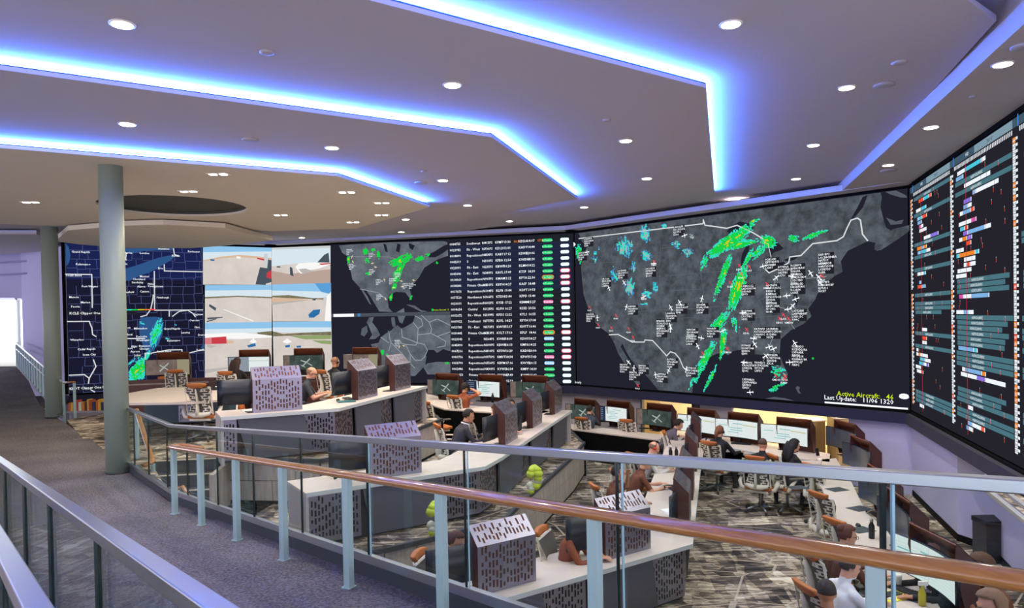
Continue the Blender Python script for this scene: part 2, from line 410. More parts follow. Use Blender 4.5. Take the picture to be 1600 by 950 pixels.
Dpoly = [ext(e1, e0, 14), e1, e2, e3, G2(430, 361, ZD), G2(95, 353, ZD), ext(G2(95, 353, ZD), G2(0, 350, ZD), 14)]
# D has a round recessed dome
cc = Vector(G2(272, 323, ZD)); rr = (Vector(G2(385, 325, ZD))-cc).length
bm = bmesh.new()
outer = [bm.verts.new((p[0], p[1], ZD)) for p in Dpoly]; inner = [bm.verts.new((cc.x+rr*cos(2*pi*k/48), cc.y+rr*sin(2*pi*k/48), ZD)) for k in range(48)]
ed = [bm.edges.new((l[i], l[(i+1) % len(l)])) for l in (outer, inner) for i in range(len(l))]
bmesh.ops.triangle_fill(bm, use_beauty=True, use_dissolve=False, edges=ed)
me = bpy.data.meshes.new('ceiling'); bm.to_mesh(me); bm.free(); me.materials.append(m_ceil_d)
o = bpy.data.objects.new('ceiling', me); C.objects.link(o); o['kind'] = 'structure'
md = o.modifiers.new('thick', 'SOLIDIFY'); md.thickness = .045; md.offset = 0 
o.location.z = .0225
md.use_even_offset = False
mb = MB(); m_dome = mat('dome_shade', '#4a4a42', .9)  # shade of a deep unlit recess put into the dark colour
vs = []; fs = []
prof = [(rr, .0), (rr*.99, .35)]
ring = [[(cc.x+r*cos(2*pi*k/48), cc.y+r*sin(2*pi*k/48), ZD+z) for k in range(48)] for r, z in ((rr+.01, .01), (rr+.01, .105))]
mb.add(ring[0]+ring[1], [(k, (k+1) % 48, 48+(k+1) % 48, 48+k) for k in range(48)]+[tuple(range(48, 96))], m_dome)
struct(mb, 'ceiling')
# narrow header strip of ceiling along the picture
for a, b in FAC[:3]:
    d, n = seg_frame(a, b); slab([tuple(a+n*.45), tuple(b+n*.45), tuple(b-n*.1+d*.3), tuple(a-n*.1-d*.3)], ZP-.01, .12, m_ceil)
# low octagonal soffit near the video wall
ZE = 5.86
Epx = [(86, 377), (106, 360), (190, 353), (255, 351), (352, 356), (426, 375.5), (345, 384.5), (300, 387.5), (200, 388), (125, 382)]
Epoly = [G2(*p, ZE) for p in Epx]
slab(Epoly, ZE, .11, m_ceil_d)
# closure between far edge of D and the wall (sloped bulkhead on the left)
slab([G2(-260, 366, 5.98), G2(57, 366, 5.98), G2(70, 372, 5.98), (K0.x-.25, K0.y-.3), (K0.x-.25, K0.y+1), (-34, 30), (-34, 20)], 5.98, .1, m_ceil)

# cove light strips
m_led = bpy.data.materials.new('cove_led'); m_led.use_nodes = True; nt = m_led.node_tree; nt.nodes.remove(nt.nodes['Principled BSDF'])
e_ = nt.nodes.new('ShaderNodeEmission'); e_.inputs[0].default_value = (.045, .19, 1, 1); e_.inputs[1].default_value = COVE*9
nt.links.new(e_.outputs[0], nt.nodes['Material Output'].inputs[0])
m_lip = mat('cove_lip', '#2a3a66', .5)
m_led2 = m_led.copy(); m_led2.node_tree.nodes['Emission'].inputs[1].default_value = COVE*.5
def cove(pts, z, inside, label, weak=False):
    """strip on top of a slab edge; inside = a point on the slab side"""
    t = thing('cove_light', label, 'cove light', (pts[0][0], pts[0][1], z), 0, 'blue cove lights in the stepped ceiling')
    o0 = Vector((pts[0][0], pts[0][1], z)); I = Vector(inside)
    for nm, off, z0, z1, th, m in ((q if q[0] != 'light_strip' or not weak else q[:5]+(m_led2,)) for q in (('light_strip', .05, .046, .078, .004, m_led), ('lip', .0, .044, .059, .006, m_lip))):
        mb = MB(); offp = []
        P = [Vector(p) for p in pts]
        for i, p in enumerate(P):
            ns = []
            for a, b in ((P[max(i-1, 0)], P[max(i-1, 0)+1]), (P[min(i, len(P)-2)], P[min(i, len(P)-2)+1])):
                d = (b-a).normalized(); n = Vector((-d.y, d.x))
                if n.dot(I-a) < 0: n = -n
                ns.append(n)
            n = (ns[0]+ns[1]); n = n/max(.3, n.length**2)*2 if n.length > 0 else ns[0]
            offp.append((p+n*off, p+n*(off+th)))
        for (a, b), (c, d) in zip(offp, offp[1:]):
            mb.prism([tuple(a), tuple(c), tuple(d), tuple(b)], z+z0, z+z1, m)
        mb.xform(Matrix.Translation(-o0)); mb.build(nm, m, t)
cove([ext(b1, b0, 6), b1, b2], ZB, (cc.x, cc.y), 'blue-white cove strip along the right-most ceiling step, cornering over the big map')
cove([ext(c1, c0, 8), c1, c2, c3], ZC, (cc.x, cc.y), 'blue-white cove strip along the middle ceiling step')
cove([ext(e1, e0, 8), e1, e2], ZD, (cc.x, cc.y), 'blue-white cove strip along the ceiling step above the grey columns')
cove([ext(a2, a1, 4), tuple(Vector(a2[:2])+(Vector(a1[:2])-Vector(a2[:2])).normalized()*.5)], ZA, (0, 8), 'short blue cove strip at the upper right corner of the ceiling', True)

# columns
def column(px, pyb, dia, label):
    p = G(px, pyb, T1); p.y += dia/2
    t = thing('column', label, 'column', (p.x, p.y, T1+.0))
    mb = MB(); mb.lathe([(dia/2, .01), (dia/2, ZD-T1)], (0, 0, 0), m_column, 40)
    mb.build('shaft', m_column, t)
    mb = MB(); mb.lathe([(dia/2+.012, .012), (dia/2+.012, .03), (dia/2, .034)], (0, 0, 0), m_kerb, 40); mb.build('base_ring', m_kerb, t)
    t['kind'] = 'structure'
    return t
column(175, 743, .325, 'near grey-green round column standing beside the glass guard end')
column(77, 654, .355, 'far grey-green round column at the foot of the far ramp')

# ---- walls at the left
z6 = 6.4
q = seg_frame(K0, K1)[0]
wl = [tuple(K0), (GD(35, 500, 24.8).x, 24.8), (GD(-200, 500, 27).x, 27)]
A_ = Vector(wl[0]); Bq = Vector(wl[1]); Cq = Vector(wl[2])
doorW = GD(0, 500, 24.8)
mb = MB(); mb.prism([tuple(A_), tuple(Bq), (Bq.x, Bq.y+.15), (A_.x, A_.y+.25)], 0, z6); struct(mb, 'wall_left', m_purple)
ztop = GD(35, 466, 24.8).z
mb = MB(); mb.prism([tuple(Bq), tuple(Cq), (Cq.x, Cq.y+.15), (Bq.x, Bq.y+.15)], ztop, z6); struct(mb, 'wall_left', m_purple)
# reveal band on the lilac wall
for yy, hh in ((411, .05), (430, .05)):
    zz = GD(20, yy, 24.6).z; mb = MB(); mb.prism([(GD(57, yy, 24.0).x, 24.02), (Cq.x, Cq.y-.35), (Cq.x, Cq.y-.3), (GD(57, yy, 24.0).x, 24.08)], zz, zz+hh); struct(mb, 'trim_4', mat('lilac_trim', '#8f90c4', .7))
# bright lobby beyond the doorway: daylight windows
m_day = emis('daylight_glazing', '#f4fff6', 2.6, sample=True)
mb = MB(); mb.prism([(Bq.x+1.5, 33), (Cq.x-4, 33), (Cq.x-4, 33.1), (Bq.x+1.5, 33.1)], zq+.65, z6, m_day)
mb.prism([(Bq.x+1.5, 33), (Cq.x-4, 33), (Cq.x-4, 33.1), (Bq.x+1.5, 33.1)], zq, zq+.5, mat('window_sill_wall', '#dfe0cf', .7)); struct(mb, 'window_1')
mb = MB(); mb.prism([(Bq.x+.02, Bq.y+.1), (Bq.x+.14, Bq.y+.1), (Bq.x+.14, 33), (Bq.x+.02, 33)], zq, z6); struct(mb, 'wall_lobby', mat('white_paint', '#f2f2ee', .7))
xj = GD(28, 500, 25).x
mb = MB(); mb.prism([(xj, 24.9), (xj+.06, 24.9), (xj+.06, 25.05), (xj, 25.05)], zq, ztop+.02, m_steel)
mb.prism([(Cq.x, 24.9), (Bq.x, 24.9), (Bq.x, 25.05), (Cq.x, 25.05)], ztop-.05, ztop+.03, m_steel); struct(mb, 'door_1')

# ---- walls under the picture: main face
dm, nm = seg_frame(K2, K3)
def on_main(px, py, back=0.0):
    """where the sight line meets the plane of the main face set back"""
    dr = ray(px, py); a = K2-nm*back; t = (a.dot(nm))/(Vector((dr.x, dr.y)).dot(nm)); return CAM+dr*t
def main_wall(px0, px1, m, name, back=.05, z1=BANDZ0+.1, th=.1):
    a = on_main(px0, 655, back); b = on_main(px1, 655, back); A2 = Vector((a.x, a.y)); B2 = Vector((b.x, b.y))
    mb = MB(); mb.prism([tuple(A2), tuple(B2), tuple(B2-nm*th), tuple(A2-nm*th)], 0, z1); struct(mb, name, m)
main_wall(880, 1001, m_greywall, 'wall_back')
main_wall(1001, 1003.5, mat('steel_frame', '#66666c', .4, .6), 'trim_5')
main_wall(1081, 1094, mat('dark_mullion', '#3b3b47', .5), 'trim_5', th=.25)
main_wall(1094, 1143, m_greywall, 'wall_back')
main_wall(1326, 1438, m_purple, 'wall_back', .03)
# middle face and left face, down to the floors
d12, n12 = seg_frame(K1, K2)
mb = MB(); mb.prism([tuple(K1-n12*.1-d12*.3), tuple(K2-n12*.1+d12*.3), tuple(K2-n12*.2+d12*.3), tuple(K1-n12*.2-d12*.3)], 0, BANDZ0+.05); struct(mb, 'wall_back', m_greywall)
d01, n01 = seg_frame(K0, K1)
mb = MB(); kk = K0-(K1-K0)*.02; mb.prism([tuple(kk-n01*.1), tuple(K1-n01*.1), tuple(K1-n01*.2), tuple(kk-n01*.2)], 0, BANDZ0+.05); struct(mb, 'wall_back', m_greywall)
# glass wall pieces: slanted dark bar near the steps beyond
# cream room beyond the opening
ra = on_main(1000, 655, 3.6); rb = on_main(1340, 655, 3.6)
mb = MB(); mb.prism([(ra.x-3, ra.y+2.2), (rb.x+2, rb.y-1.5), (rb.x+2.1, rb.y-1.4), (ra.x-3, ra.y+2.4)], 0, 3.2); struct(mb, 'wall_side_room', m_cream)
mb = MB(); mb.prism([tuple(K2-nm*.3), tuple(K3-nm*.3), tuple(K3-nm*6), tuple(K2-nm*6)], 2.6, 2.7); struct(mb, 'ceiling', mat('white_ceiling', '#eeeae0', .8))
mb = MB(); mb.prism([tuple(K2-nm*.3), tuple(K3-nm*.3+Vector((4, 0))), tuple(K3-nm*6+Vector((4, 0))), tuple(K2-nm*6)], .0, .012); struct(mb, 'floor', mat('tan_floor', '#a8977c', .7))
for t_ in (.3, .62, .9):
    c_ = K2+(K3-K2)*t_-nm*2.0
    ld = bpy.data.lights.new('side_room_lamp', 'AREA'); ld.energy = 95; ld.color = (1, .82, .52); ld.size = 1.2
    lo = bpy.data.objects.new('side_room_lamp', ld); C.objects.link(lo); lo.location = (c_.x, c_.y, 2.55)
# right face below the picture
fa = [K3+n34*0, Vector(G2(1405, 795, 0)), Vector(G2(1461, 809, 0)), Vector(G2(1497, 845, 0)), Vector(G2(1547, 862, 0)), Vector(G2(1640, 960, 0))]
ww = [K3-n34*.02, fa[2], fa[3], fa[4]]
def seg_wall(a, b, z1, name, m, z0=0, th=.1):
    d = (b-a).normalized(); n = Vector((d.y, -d.x))
    if n.dot(-a) < 0: n = -n
    mb = MB(); mb.prism([tuple(a), tuple(b), tuple(b-n*th), tuple(a-n*th)], z0, z1); struct(mb, name, m)
    return d, n
endp = fa[4]+(-1*(fa[4]-K4)).normalized()*6
for a, b in ((ww[0], ww[1]), (ww[1], ww[2])): seg_wall(a, b, BANDZ0+.1, 'wall_right', m_purple)
seg_wall(ww[2], ww[3]+(endp-ww[3]).normalized()*.02, .9, 'wall_right', m_purple)
gp = Vector(G2(1541, 770, .9)); seg_wall(ww[2], ww[2]+(ww[3]-ww[2])*.85, BANDZ0+.1, 'wall_right', m_greywall, .9, .08)
d_, n_ = seg_wall(ww[3], endp, .9, 'wall_right', m_purple)
m_sill = mat('cream_sill', '#d9d2c0', .5)
for o1, z1 in ((.03, .93), (-.16, .96)):
    mb = MB(); a, b = ww[3]-d_*.1, endp; mb.prism([tuple(a+n_*o1), tuple(b+n_*o1), tuple(b+n_*(o1-.07)), tuple(a+n_*(o1-.07))], z1-.05, z1); struct(mb, 'trim_6', m_sill)
for a, b in ((ww[0], ww[1]), (ww[1], ww[2]), (ww[2], ww[3]), (ww[3], endp)):
    d = (b-a).normalized(); n = Vector((d.y, -d.x)); n = n if n.dot(-a) > 0 else -n
    mb = MB(); mb.prism([tuple(a+n*.015), tuple(b+n*.015), tuple(b), tuple(a)], 0, .11); struct(mb, 'baseboard_right', m_black)
mb = MB(); mb.prism([tuple(K3+d34*4.9-n34*4.5), tuple(K4-n34*4.5), tuple(K4-n34*4.6), tuple(K3+d34*4.9-n34*4.6)], 0, 3.0); struct(mb, 'wall_right', m_cream)
# ================================================================== VIDEO WALL PICTURES
class Scr:
    """a flat stretch of the video wall; pictures are thin layers on it"""
    def __init__(s, a, b, org):
        s.a = a; s.d, s.n = seg_frame(a, b); s.mb = MB(); s.org = Vector((org[0], org[1], LEDZ0))
        s.D3 = Vector((s.d.x, s.d.y, 0)); s.N3 = Vector((s.n.x, s.n.y, 0)); s.A3 = Vector((a.x, a.y, 0))
    def uz(s, px, py):
        dr = ray(px, py); t = (s.A3-CAM).dot(s.N3)/dr.dot(s.N3); p = CAM+dr*t
        return ((p-s.A3).dot(s.D3), p.z)
    def P(s, u, z, lay): return s.A3+s.D3*u+s.N3*(.004+.0022*lay)+Vector((0, 0, z))-s.org
    def ok(s, z): return min(max(z, LEDZ0+.01), LEDZ1-.005)
    def poly(s, pts, m, lay=1, uz=False):
        q = pts if uz else [s.uz(*p) for p in pts]
        vs = [s.P(u, s.ok(z), lay) for u, z in q]
        if len(q) <= 4: s.mb.add(vs, [tuple(range(len(vs)))], m)
        else:
            from mathutils.geometry import tessellate_polygon
            tr = tessellate_polygon([[Vector((u, z, 0)) for u, z in q]]); s.mb.add(vs, [tuple(t) for t in tr], m)
    def rect(s, u0, z0, u1, z1, m, lay=1):
        s.mb.add([s.P(u0, z0, lay), s.P(u1, z0, lay), s.P(u1, z1, lay), s.P(u0, z1, lay)], [(0, 1, 2, 3)], m)
    def line(s, pts, wd, m, lay=2, uz=False):
        q = pts if uz else [s.uz(*p) for p in pts]
        for (u0, z0), (u1, z1) in zip(q, q[1:]):
            z0 = s.ok(z0); z1 = s.ok(z1); L = math.hypot(u1-u0, z1-z0)
            if L < 1e-4: continue
            x, y = -(z1-z0)/L*wd/2, (u1-u0)/L*wd/2; ex, ey = (u1-u0)/L*wd*.3, (z1-z0)/L*wd*.3
            s.mb.add([s.P(u0+x-ex, z0+y-ey, lay), s.P(u0-x-ex, z0-y-ey, lay), s.P(u1-x+ex, z1-y+ey, lay), s.P(u1+x+ex, z1+y+ey, lay)], [(0, 1, 2, 3)], m)
    def text(s, u, z, h, txt, m, lay=4, align='L', bold=0):
        vs, fs, wd = glyphs(txt); o = {'L': 0, 'C': -wd*h/2, 'R': -wd*h}[align]
        s.mb.add([s.P(u+o+x*h, z+y*h, lay) for x, y in vs], fs, m)
    def radar(s, blobs, step, seed, cols, thr, soft=1.0, nsc=1.6):
        """blobs: (px,py,half length,half width,angle) in photograph pixels; broken patches of colour"""
        x0 = min(b[0]-b[2] for b in blobs)-6; x1 = max(b[0]+b[2] for b in blobs)+6
        y0 = min(b[1]-b[2] for b in blobs)-6; y1 = max(b[1]+b[2] for b in blobs)+6
        y = y0
        pre = [(b[0], b[1], b[2], b[3], cos(R(b[4])), sin(R(b[4])), b[5] if len(b) > 5 else 1.0) for b in blobs]
        while y < y1:
            x = x0; run = None
            while x < x1+step:
                v = -9
                for bx, by, a, bb, ca, sa, g in pre:
                    dx, dy = x-bx, y-by
                    if abs(dx) > a or abs(dy) > a: continue
                    p, q = dx*ca+dy*sa, -dx*sa+dy*ca; r2 = (p/a)**2+(q/bb)**2
                    if r2 < 1.6:
                        nn = noise.noise(Vector((p*.05*nsc, q*.22*nsc, seed)))*.95+noise.noise(Vector((x*.35, y*.35, seed+3)))*.6
                        v = max(v, (1-r2)*soft*g+nn)
                k = -1
                for i, th in enumerate(thr):
                    if v > th: k = i
                if run and run[1] != k:
                    if run[1] >= 0:
                        s.poly([(run[0], y), (x, y), (x, y+step), (run[0], y+step)], cols[run[1]], 3)
                    run = (x, k)
                elif not run: run = (x, k)
                x += step
            y += step
    def done(s, name, label, parent=None, cat='video screen'):
        if parent is None:
            o = s.mb.build(name); o.location = s.org
            if label: tag(o, label, cat)
        else: o = s.mb.build(name, None, parent)
        return o
_GL = {}
def glyphs(t):
    if t not in _GL:
        cu = bpy.data.curves.new('t', 'FONT'); cu.body = t; cu.resolution_u = 1; cu.size = 1.35; cu.offset = .008
        ob = bpy.data.objects.new('t', cu); C.objects.link(ob); dg = bpy.context.evaluated_depsgraph_get()
        me = bpy.data.meshes.new_from_object(ob.evaluated_get(dg))
        vs = [(v.co.x, v.co.y) for v in me.vertices]; fs = [tuple(p.vertices) for p in me.polygons]
        _GL[t] = (vs, fs, max([v[0] for v in vs] or [0]))
        bpy.data.objects.remove(ob); bpy.data.curves.remove(cu); bpy.data.meshes.remove(me)
    return _GL[t]

rnd = random.Random(7)
S_ = 1.0
e_white = emis('screen_white', '#f4fbff', 1.15*S_); e_sea = emis('screen_sea', '#22232f', S_); e_land = emis_noise('screen_land', '#3b4047', '#646a72', 3.5, S_, 12)
e_line = emis('screen_border_line', '#9aa0a6', S_); e_bline = emis('screen_bright_line', '#d9dde0', S_)
e_box = emis('screen_label_box', '#24252c', S_); e_red = emis('screen_red', '#ff4350', 1.1*S_)
e_cy = emis('radar_cyan', '#38dfc6', S_); e_bl = emis('radar_blue', '#3f8fd0', S_); e_gr = emis('radar_green', '#18d24a', S_); e_ye = emis('radar_yellow', '#d8c81e', S_); e_pale = emis('radar_pale', '#9fb4b4', S_)
e_lime = emis('screen_lime', '#c9e21c', 1.1*S_)

# ---- big map
def Z7(x, y): return (880+x/2.5, 280+y/2.5)
big = Scr(K2, K3, tuple((K2+K3)/2)); LBIG = (K3-K2).length
big.rect(.05, LEDZ0, LBIG-.02, LEDZ1, e_sea, 0)
land = [(60,205),(75,245),(95,262),(82,290),(70,340),(75,400),(80,450),(100,510),(115,550),(140,575),(180,605),(200,640),(215,680),(240,720),(270,780),(290,806),(302,800),(285,760),(262,715),(240,680),(225,655),(232,640),(245,670),(262,700),(290,735),(318,760),(345,790),(372,826),(505,836),(508,780),(520,735),(560,700),(600,682),(625,676),(645,688),(662,672),(700,665),(720,684),(760,684),(800,690),(822,722),(835,770),(852,798),(872,790),(878,760),(858,720),(846,680),(850,625),(890,590),(940,565),(970,535),(958,505),(985,470),(1000,432),(1060,378),(1092,362),(1085,320),(1112,280),(1190,242),(1225,250),(1215,275),(1240,278),(1300,240),(1350,205),(1350,185),(1290,205),(1262,190),(1250,150),(1240,110),(1245,70),(1240,40),(60,200)]
def clip_top(pts):              # keep the pixels inside the picture
    out = []
    for x, y in pts:
        yt = 364.5+(294-364.5)*(x-896)/(1420-896); out.append((x, max(y, yt+1)))
    return out
big.poly(clip_top([Z7(*p) for p in land]), e_land, 1)
# lakes and gulf of the north-east
def bigpoly(pts, m, lay=2): big.poly(clip_top([Z7(*p) for p in pts]), m, lay)
bigpoly([(655,185),(690,165),(725,172),(745,190),(720,205),(690,215),(655,215),(640,205)], e_sea)
bigpoly([(700,290),(718,255),(728,262),(722,300),(708,350),(696,360),(694,320)], e_sea)
bigpoly([(800,262),(812,245),(830,240),(862,270),(850,278),(825,285),(812,300),(805,290)], e_sea)
bigpoly([(795,355),(830,330),(862,322),(868,332),(830,352),(805,368)], e_sea)
bigpoly([(862,315),(905,298),(922,302),(905,315),(875,322)], e_sea)
bigpoly([(1110,180),(1150,110),(1170,70),(1190,62),(1172,110),(1130,160)], e_sea)
bigpoly([(905,430),(920,470),(912,500),(902,470),(898,440)], e_sea)
e_island = emis('screen_island', '#565b66', S_)
bigpoly([(1215,262),(1235,225),(1290,195),(1352,180),(1352,200),(1290,235),(1245,275),(1225,280)], e_land, 2)
bigpoly([(1262,150),(1300,165),(1330,158),(1322,175),(1280,178)], e_island, 2)
bigpoly([(1258,45),(1300,42),(1338,62),(1345,72),(1320,72),(1280,60)], e_island, 2)
bigpoly([(788,858),(825,850),(865,855),(905,866),(860,868),(800,864)], e_island)
bigpoly([(915,808),(925,812),(922,825),(930,838),(920,836),(908,815)], e_island)
# borders
for pl, wdt, m in (([(62,232),(548,174),(548,158),(555,180),(600,186),(640,192),(680,180),(740,208),(780,232),(790,250)], .028, e_bline),
    ([(800,250),(812,300),(815,330)], .016, e_bline), ([(790,352),(805,366),(840,350),(882,326),(886,304),(930,298),(975,252),(1070,240),(1095,225),(1110,190),(1125,160),(1150,152),(1162,160),(1170,215),(1190,240)], .028, e_bline),
    ([(180,608),(215,606),(270,636),(318,636),(320,628),(350,630),(378,660),(405,690),(420,674),(438,680),(455,700),(470,735),(490,752)], .028, e_bline)):
    big.line([Z7(*p) for p in pl], wdt, m, 3)
e_st = emis('screen_state_line', '#5f656d', S_)
for pl in ([(95,330),(225,322)], [(225,240),(228,322),(215,400)], [(310,300),(375,300),(380,510)], [(380,240),(378,330)], [(378,270),(500,262)], [(400,378),(520,368)], [(415,300),(418,370)], [(415,435),(535,430)], [(380,510),(560,505)],
    [(265,395),(265,520),(300,520)], [(240,520),(425,508)], [(345,510),(348,625)], [(425,508),(425,640)], [(420,545),(505,540),(560,550)], [(500,262),(530,330),(548,430),(560,500)], [(530,365),(620,360)], [(560,500),(640,495),(690,520)], [(620,360),(640,420),(660,470)],
    [(560,560),(650,556)], [(600,560),(602,680)], [(690,545),(690,660)], [(740,540),(745,650)], [(700,545),(880,530)], [(640,590),(690,590)], [(745,600),(850,590)], [(712,368),(712,480)], [(755,365),(762,470)], [(640,372),(760,364)], [(830,395),(830,440),(760,478)], [(850,360),(952,358)], [(790,475),(960,500)]):
    big.line([Z7(*p) for p in pl], .010, e_st, 2)
big.radar([(1140,376,50,11,-35,1.1),(1158,381,30,6,-14),(1200,377,14,11,20,1.2),(1186,392,18,7,-40,.7),(1129,430,42,5.5,110),(1152,450,40,11,108,1.25),(1122,505,24,9,128,.85),(1129,536,28,5,97,1.1),(1098,566,46,7,118,.8),(1110,590,26,3.5,115,.8),(1168,404,20,4,118),(1272,366,24,4,-22,.9),(1240,372,9,6,20,.9),(905,396,17,5,78,.9),(1213,604,16,4,-30,.7),(1216,580,12,9,20,.45),(1270,560,2,2,0),(1100,410,14,5,110,.6),(1178,345,10,3,-25),(1148,505,14,5,75,.5)],
    1.5, 2.0, [e_cy, e_gr, e_ye], [.30, .66, 1.55], 1.25)
big.radar([(976,386,18,15,80,.75),(1008,364,17,8,80,.9),(1010,398,12,8,60,.8),(984,448,16,8,85,.9),(1010,458,10,7,0,.7),(1024,448,10,5,90,.7),(960,430,14,6,70,.5),(1074,392,10,8,30,.6),(1056,380,9,6,20,.6),(1037,352,5,4,0,.9),(990,416,10,5,100,.6),(930,400,14,5,100,.3),(1006,474,8,3,0,.5)],
    1.5, 5.0, [e_bl, e_cy, e_pale], [.40, .62, .95], 1.1, 2.2)
codes = ['N248PR', 'KOTH KAPA', 'TYPE 2', '0415', 'N5103E', 'KTEB KPBI', '120 Z', 'OPT 4']
def label_at(x, y, sc=1.0, scr=big, box=True, wd=.36, n=4):
    u, z = scr.uz(*Z7(x, y)) if scr is big else scr.uz(x, y)
    h = .036*sc*1.75; w_ = wd*sc
    if box: scr.rect(u-w_/2, z-h*2.2, u+w_/2-.02, z+h*2.1, e_box, 4)
    for i in range(n):
        scr.text(u-w_/2, z+h*(1.1-i*1.02), h*.78, rnd.choice(('N', 'K', 'LX', 'EJ'))+''.join(rnd.choice('0123456789ABCDPR') for _ in range((6, 8, 5, 3)[i])), e_white, 5)
e_air = e_white
def plane_at(u, z, r, scr, ang, m=None):
    ca, sa = cos(ang), sin(ang)
    def T(x, y): return (u+(x*ca-y*sa)*r, z+(x*sa+y*ca)*r)
    for q in ([(-.12, -1), (.12, -1), (.12, 1), (-.12, 1)], [(-.9, -.1), (0, .35), (.9, -.1), (0, .05)], [(-.4, -.9), (0, -.65), (.4, -.9), (0, -.8)]):
        scr.poly([T(*p) for p in q], m or e_air, 6, uz=True)
for x, y in [(455,200),(102,245),(78,300),(235,370),(345,362),(172,402),(275,510),(110,540),(465,505),(425,538),(547,505),(388,568),(388,597),(508,602),(505,628),(588,598),(243,738),(280,768),(317,742),(430,718),(390,775),(505,752),(725,432),(725,530),(775,600),(824,600),(725,665),(825,703),(727,732),(777,732),(925,670),(925,708),(728,798),(820,328),(870,358),(920,352),(920,388),(920,425),(822,430),(822,465),(822,500),(925,530),(1030,310),(1030,345),(1030,418)]:
    label_at(x, y)
for x, y in [(475,220),(95,285),(355,330),(180,425),(240,405),(315,460),(248,500),(135,542),(457,482),(422,502),(543,467),(420,572),(420,586),(540,620),(527,652),(625,592),(257,715),(278,738),(362,765),(413,748),(482,743),(703,522),(745,622),(750,645),(805,655),(823,662),(792,690),(907,642),(885,715),(708,715),(732,832),(783,340),(833,385),(895,380),(968,368),(1000,383),(1005,405),(875,455),(910,468),(897,495),(880,508)]:
    u, z = big.uz(*Z7(x, y)); plane_at(u, z, .085, big, rnd.uniform(-2, 2))
for x, y in [(105,500),(138,568),(190,580),(208,532),(258,585),(275,618),(293,805),(690,338),(728,342),(697,370),(655,405),(798,410),(718,587),(848,545),(862,530),(882,545),(547,680),(643,662),(832,768),(868,768),(865,780),(357,322),(315,455),(1012,378)]:
    u, z = big.uz(*Z7(x, y)); plane_at(u, z, .06, big, .7, e_red); big.text(u-.09, z-.11, .045, rnd.choice(('KVNY', 'KLAX', 'KDAL', 'KMDW', 'KBOS')), e_white, 5)
for a, b in (((745,622),(775,605)),((805,655),(822,615)),((792,690),(777,725)),((823,662),(825,700)),((455,482),(465,495)),((422,502),(425,525)),((543,467),(547,490)),((885,715),(912,710)),((1000,383),(950,388)),((1000,383),(1030,380)),((880,508),(845,500)),((897,495),(925,525)),((833,385),(822,420)),((875,455),(845,462)),((885,555),(905,585))):
    big.line([Z7(*a), Z7(*b)], .012, e_line, 5)
for (x, y, r_) in ((500,222,10),(487,282,14),(440,250,9)):
    px, py = Z7(x, y); big.radar([(px, py, r_*.5, r_*.45, 0, .9)], 1.3, x, [e_st, e_pale], [.3, .8], 1.2, 4)
# florida cloud, caribbean specks
# legend bottom right
u, z = big.uz(1420, 630.5)
big.text(u-.28, z+.06, .105, 'Active Aircraft:   46', e_lime, 6, 'R')
u2, z2 = big.uz(1420, 637); big.text(u-.28+.0, z2+.045, .1, 'Last Update:   11/06 1320', e_white, 6, 'R')
big.rect(LBIG-1.72, LEDZ0+.015, LBIG-.05, LEDZ0+.05, e_white, 6)
u3, z3 = big.uz(1413, 620)
big.poly([(u3+.075*cos(a)*(1.25), z3+.045*sin(a)+(0.02 if 0 < a < pi else 0)) for a in [k*pi/6 for k in range(12)]], e_white, 6, uz=True)
u4, z4 = big.uz(899, 597.5); big.text(u4, z4-.02, .07, 'hourly', e_white, 6)
u5, z5 = big.uz(897, 382); big.poly([(u5, z5+.07), (u5, z5-.07), (u5+.08, z5)], e_white, 6, uz=True)
big.done('video_screen', 'huge video wall map of North America with green weather bands and white aircraft labels')

# ---- flight table
def U12(px, y=480): return mid.uz(px, y)[0]
mid = Scr(K1, K2, tuple((K1+K2)/2)); L12 = (K2-K1).length
uT = U12(703.5); uO = U12(517.5)
tab = Scr(K1, K2, tuple(K1+(K2-K1)*.8))
e_tab = emis('table_background', '#222740', S_); e_tab2 = emis('table_background_dark', '#20222c', S_); e_row = emis('table_row_line', '#33384c', S_)
zt = [LEDZ1-(LEDZ1-LEDZ0)*k/24.3 for k in range(26)]
tab.rect(uT, LEDZ0, L12-.0, LEDZ1, e_tab2, 0); tab.rect(uT, (LEDZ0+LEDZ1)/2+.6, L12-.06, LEDZ1-.22, e_tab, .5)
e_pg = emis('pill_green', '#22d072', S_); e_pt = emis('pill_text', '#b9ffd6', 1.1*S_); e_pp = emis('pill_pink', '#f07fb8', S_); e_pw = emis('pill_white', '#eafaff', 1.1*S_); e_pr = emis('pill_red_outline', '#e84a6c', S_); e_po = emis('pill_orange', '#f09036', S_); e_pb = emis('pill_blue', '#9fd0ff', 1.1*S_); e_or = emis('screen_orange', '#f08a2c', S_)
def pill(scr, u, z, w_, h, m, lay):
    pts = [(u+(w_/2-h/2)*(1 if cos(a) > 0 else -1)+h/2*cos(a), z+h/2*sin(a)) for a in [(k+.5)*pi/6 for k in range(12)]]
    scr.poly(pts, m, lay, uz=True)
kinds = ['Southwest', 'Fit - West', 'Repositions', '5', 'Fit - East', 'Fit - East', 'Repositions', 'Private Client 1', 'Repositions', 'Northwest', 'Repositions', 'Central', 'Fit - West', 'Southeast', 'Fit - East', 'Private Client 3', '5', 'Repositions', 'Repositions', 'Repositions', 'Repositions', 'Repositions', 'Private Client 3', 'Private Client']
cols = [U12(704.5), U12(731), U12(755), U12(775.5), U12(786), U12(812), U12(823)]
pu1, pu2 = U12(857), U12(884)
state = {6: 'o', 10: 'p', 15: 'o', 16: 'b', 19: 'p', 20: 'b'}; red2 = {5, 6, 7, 10, 15, 18, 19}
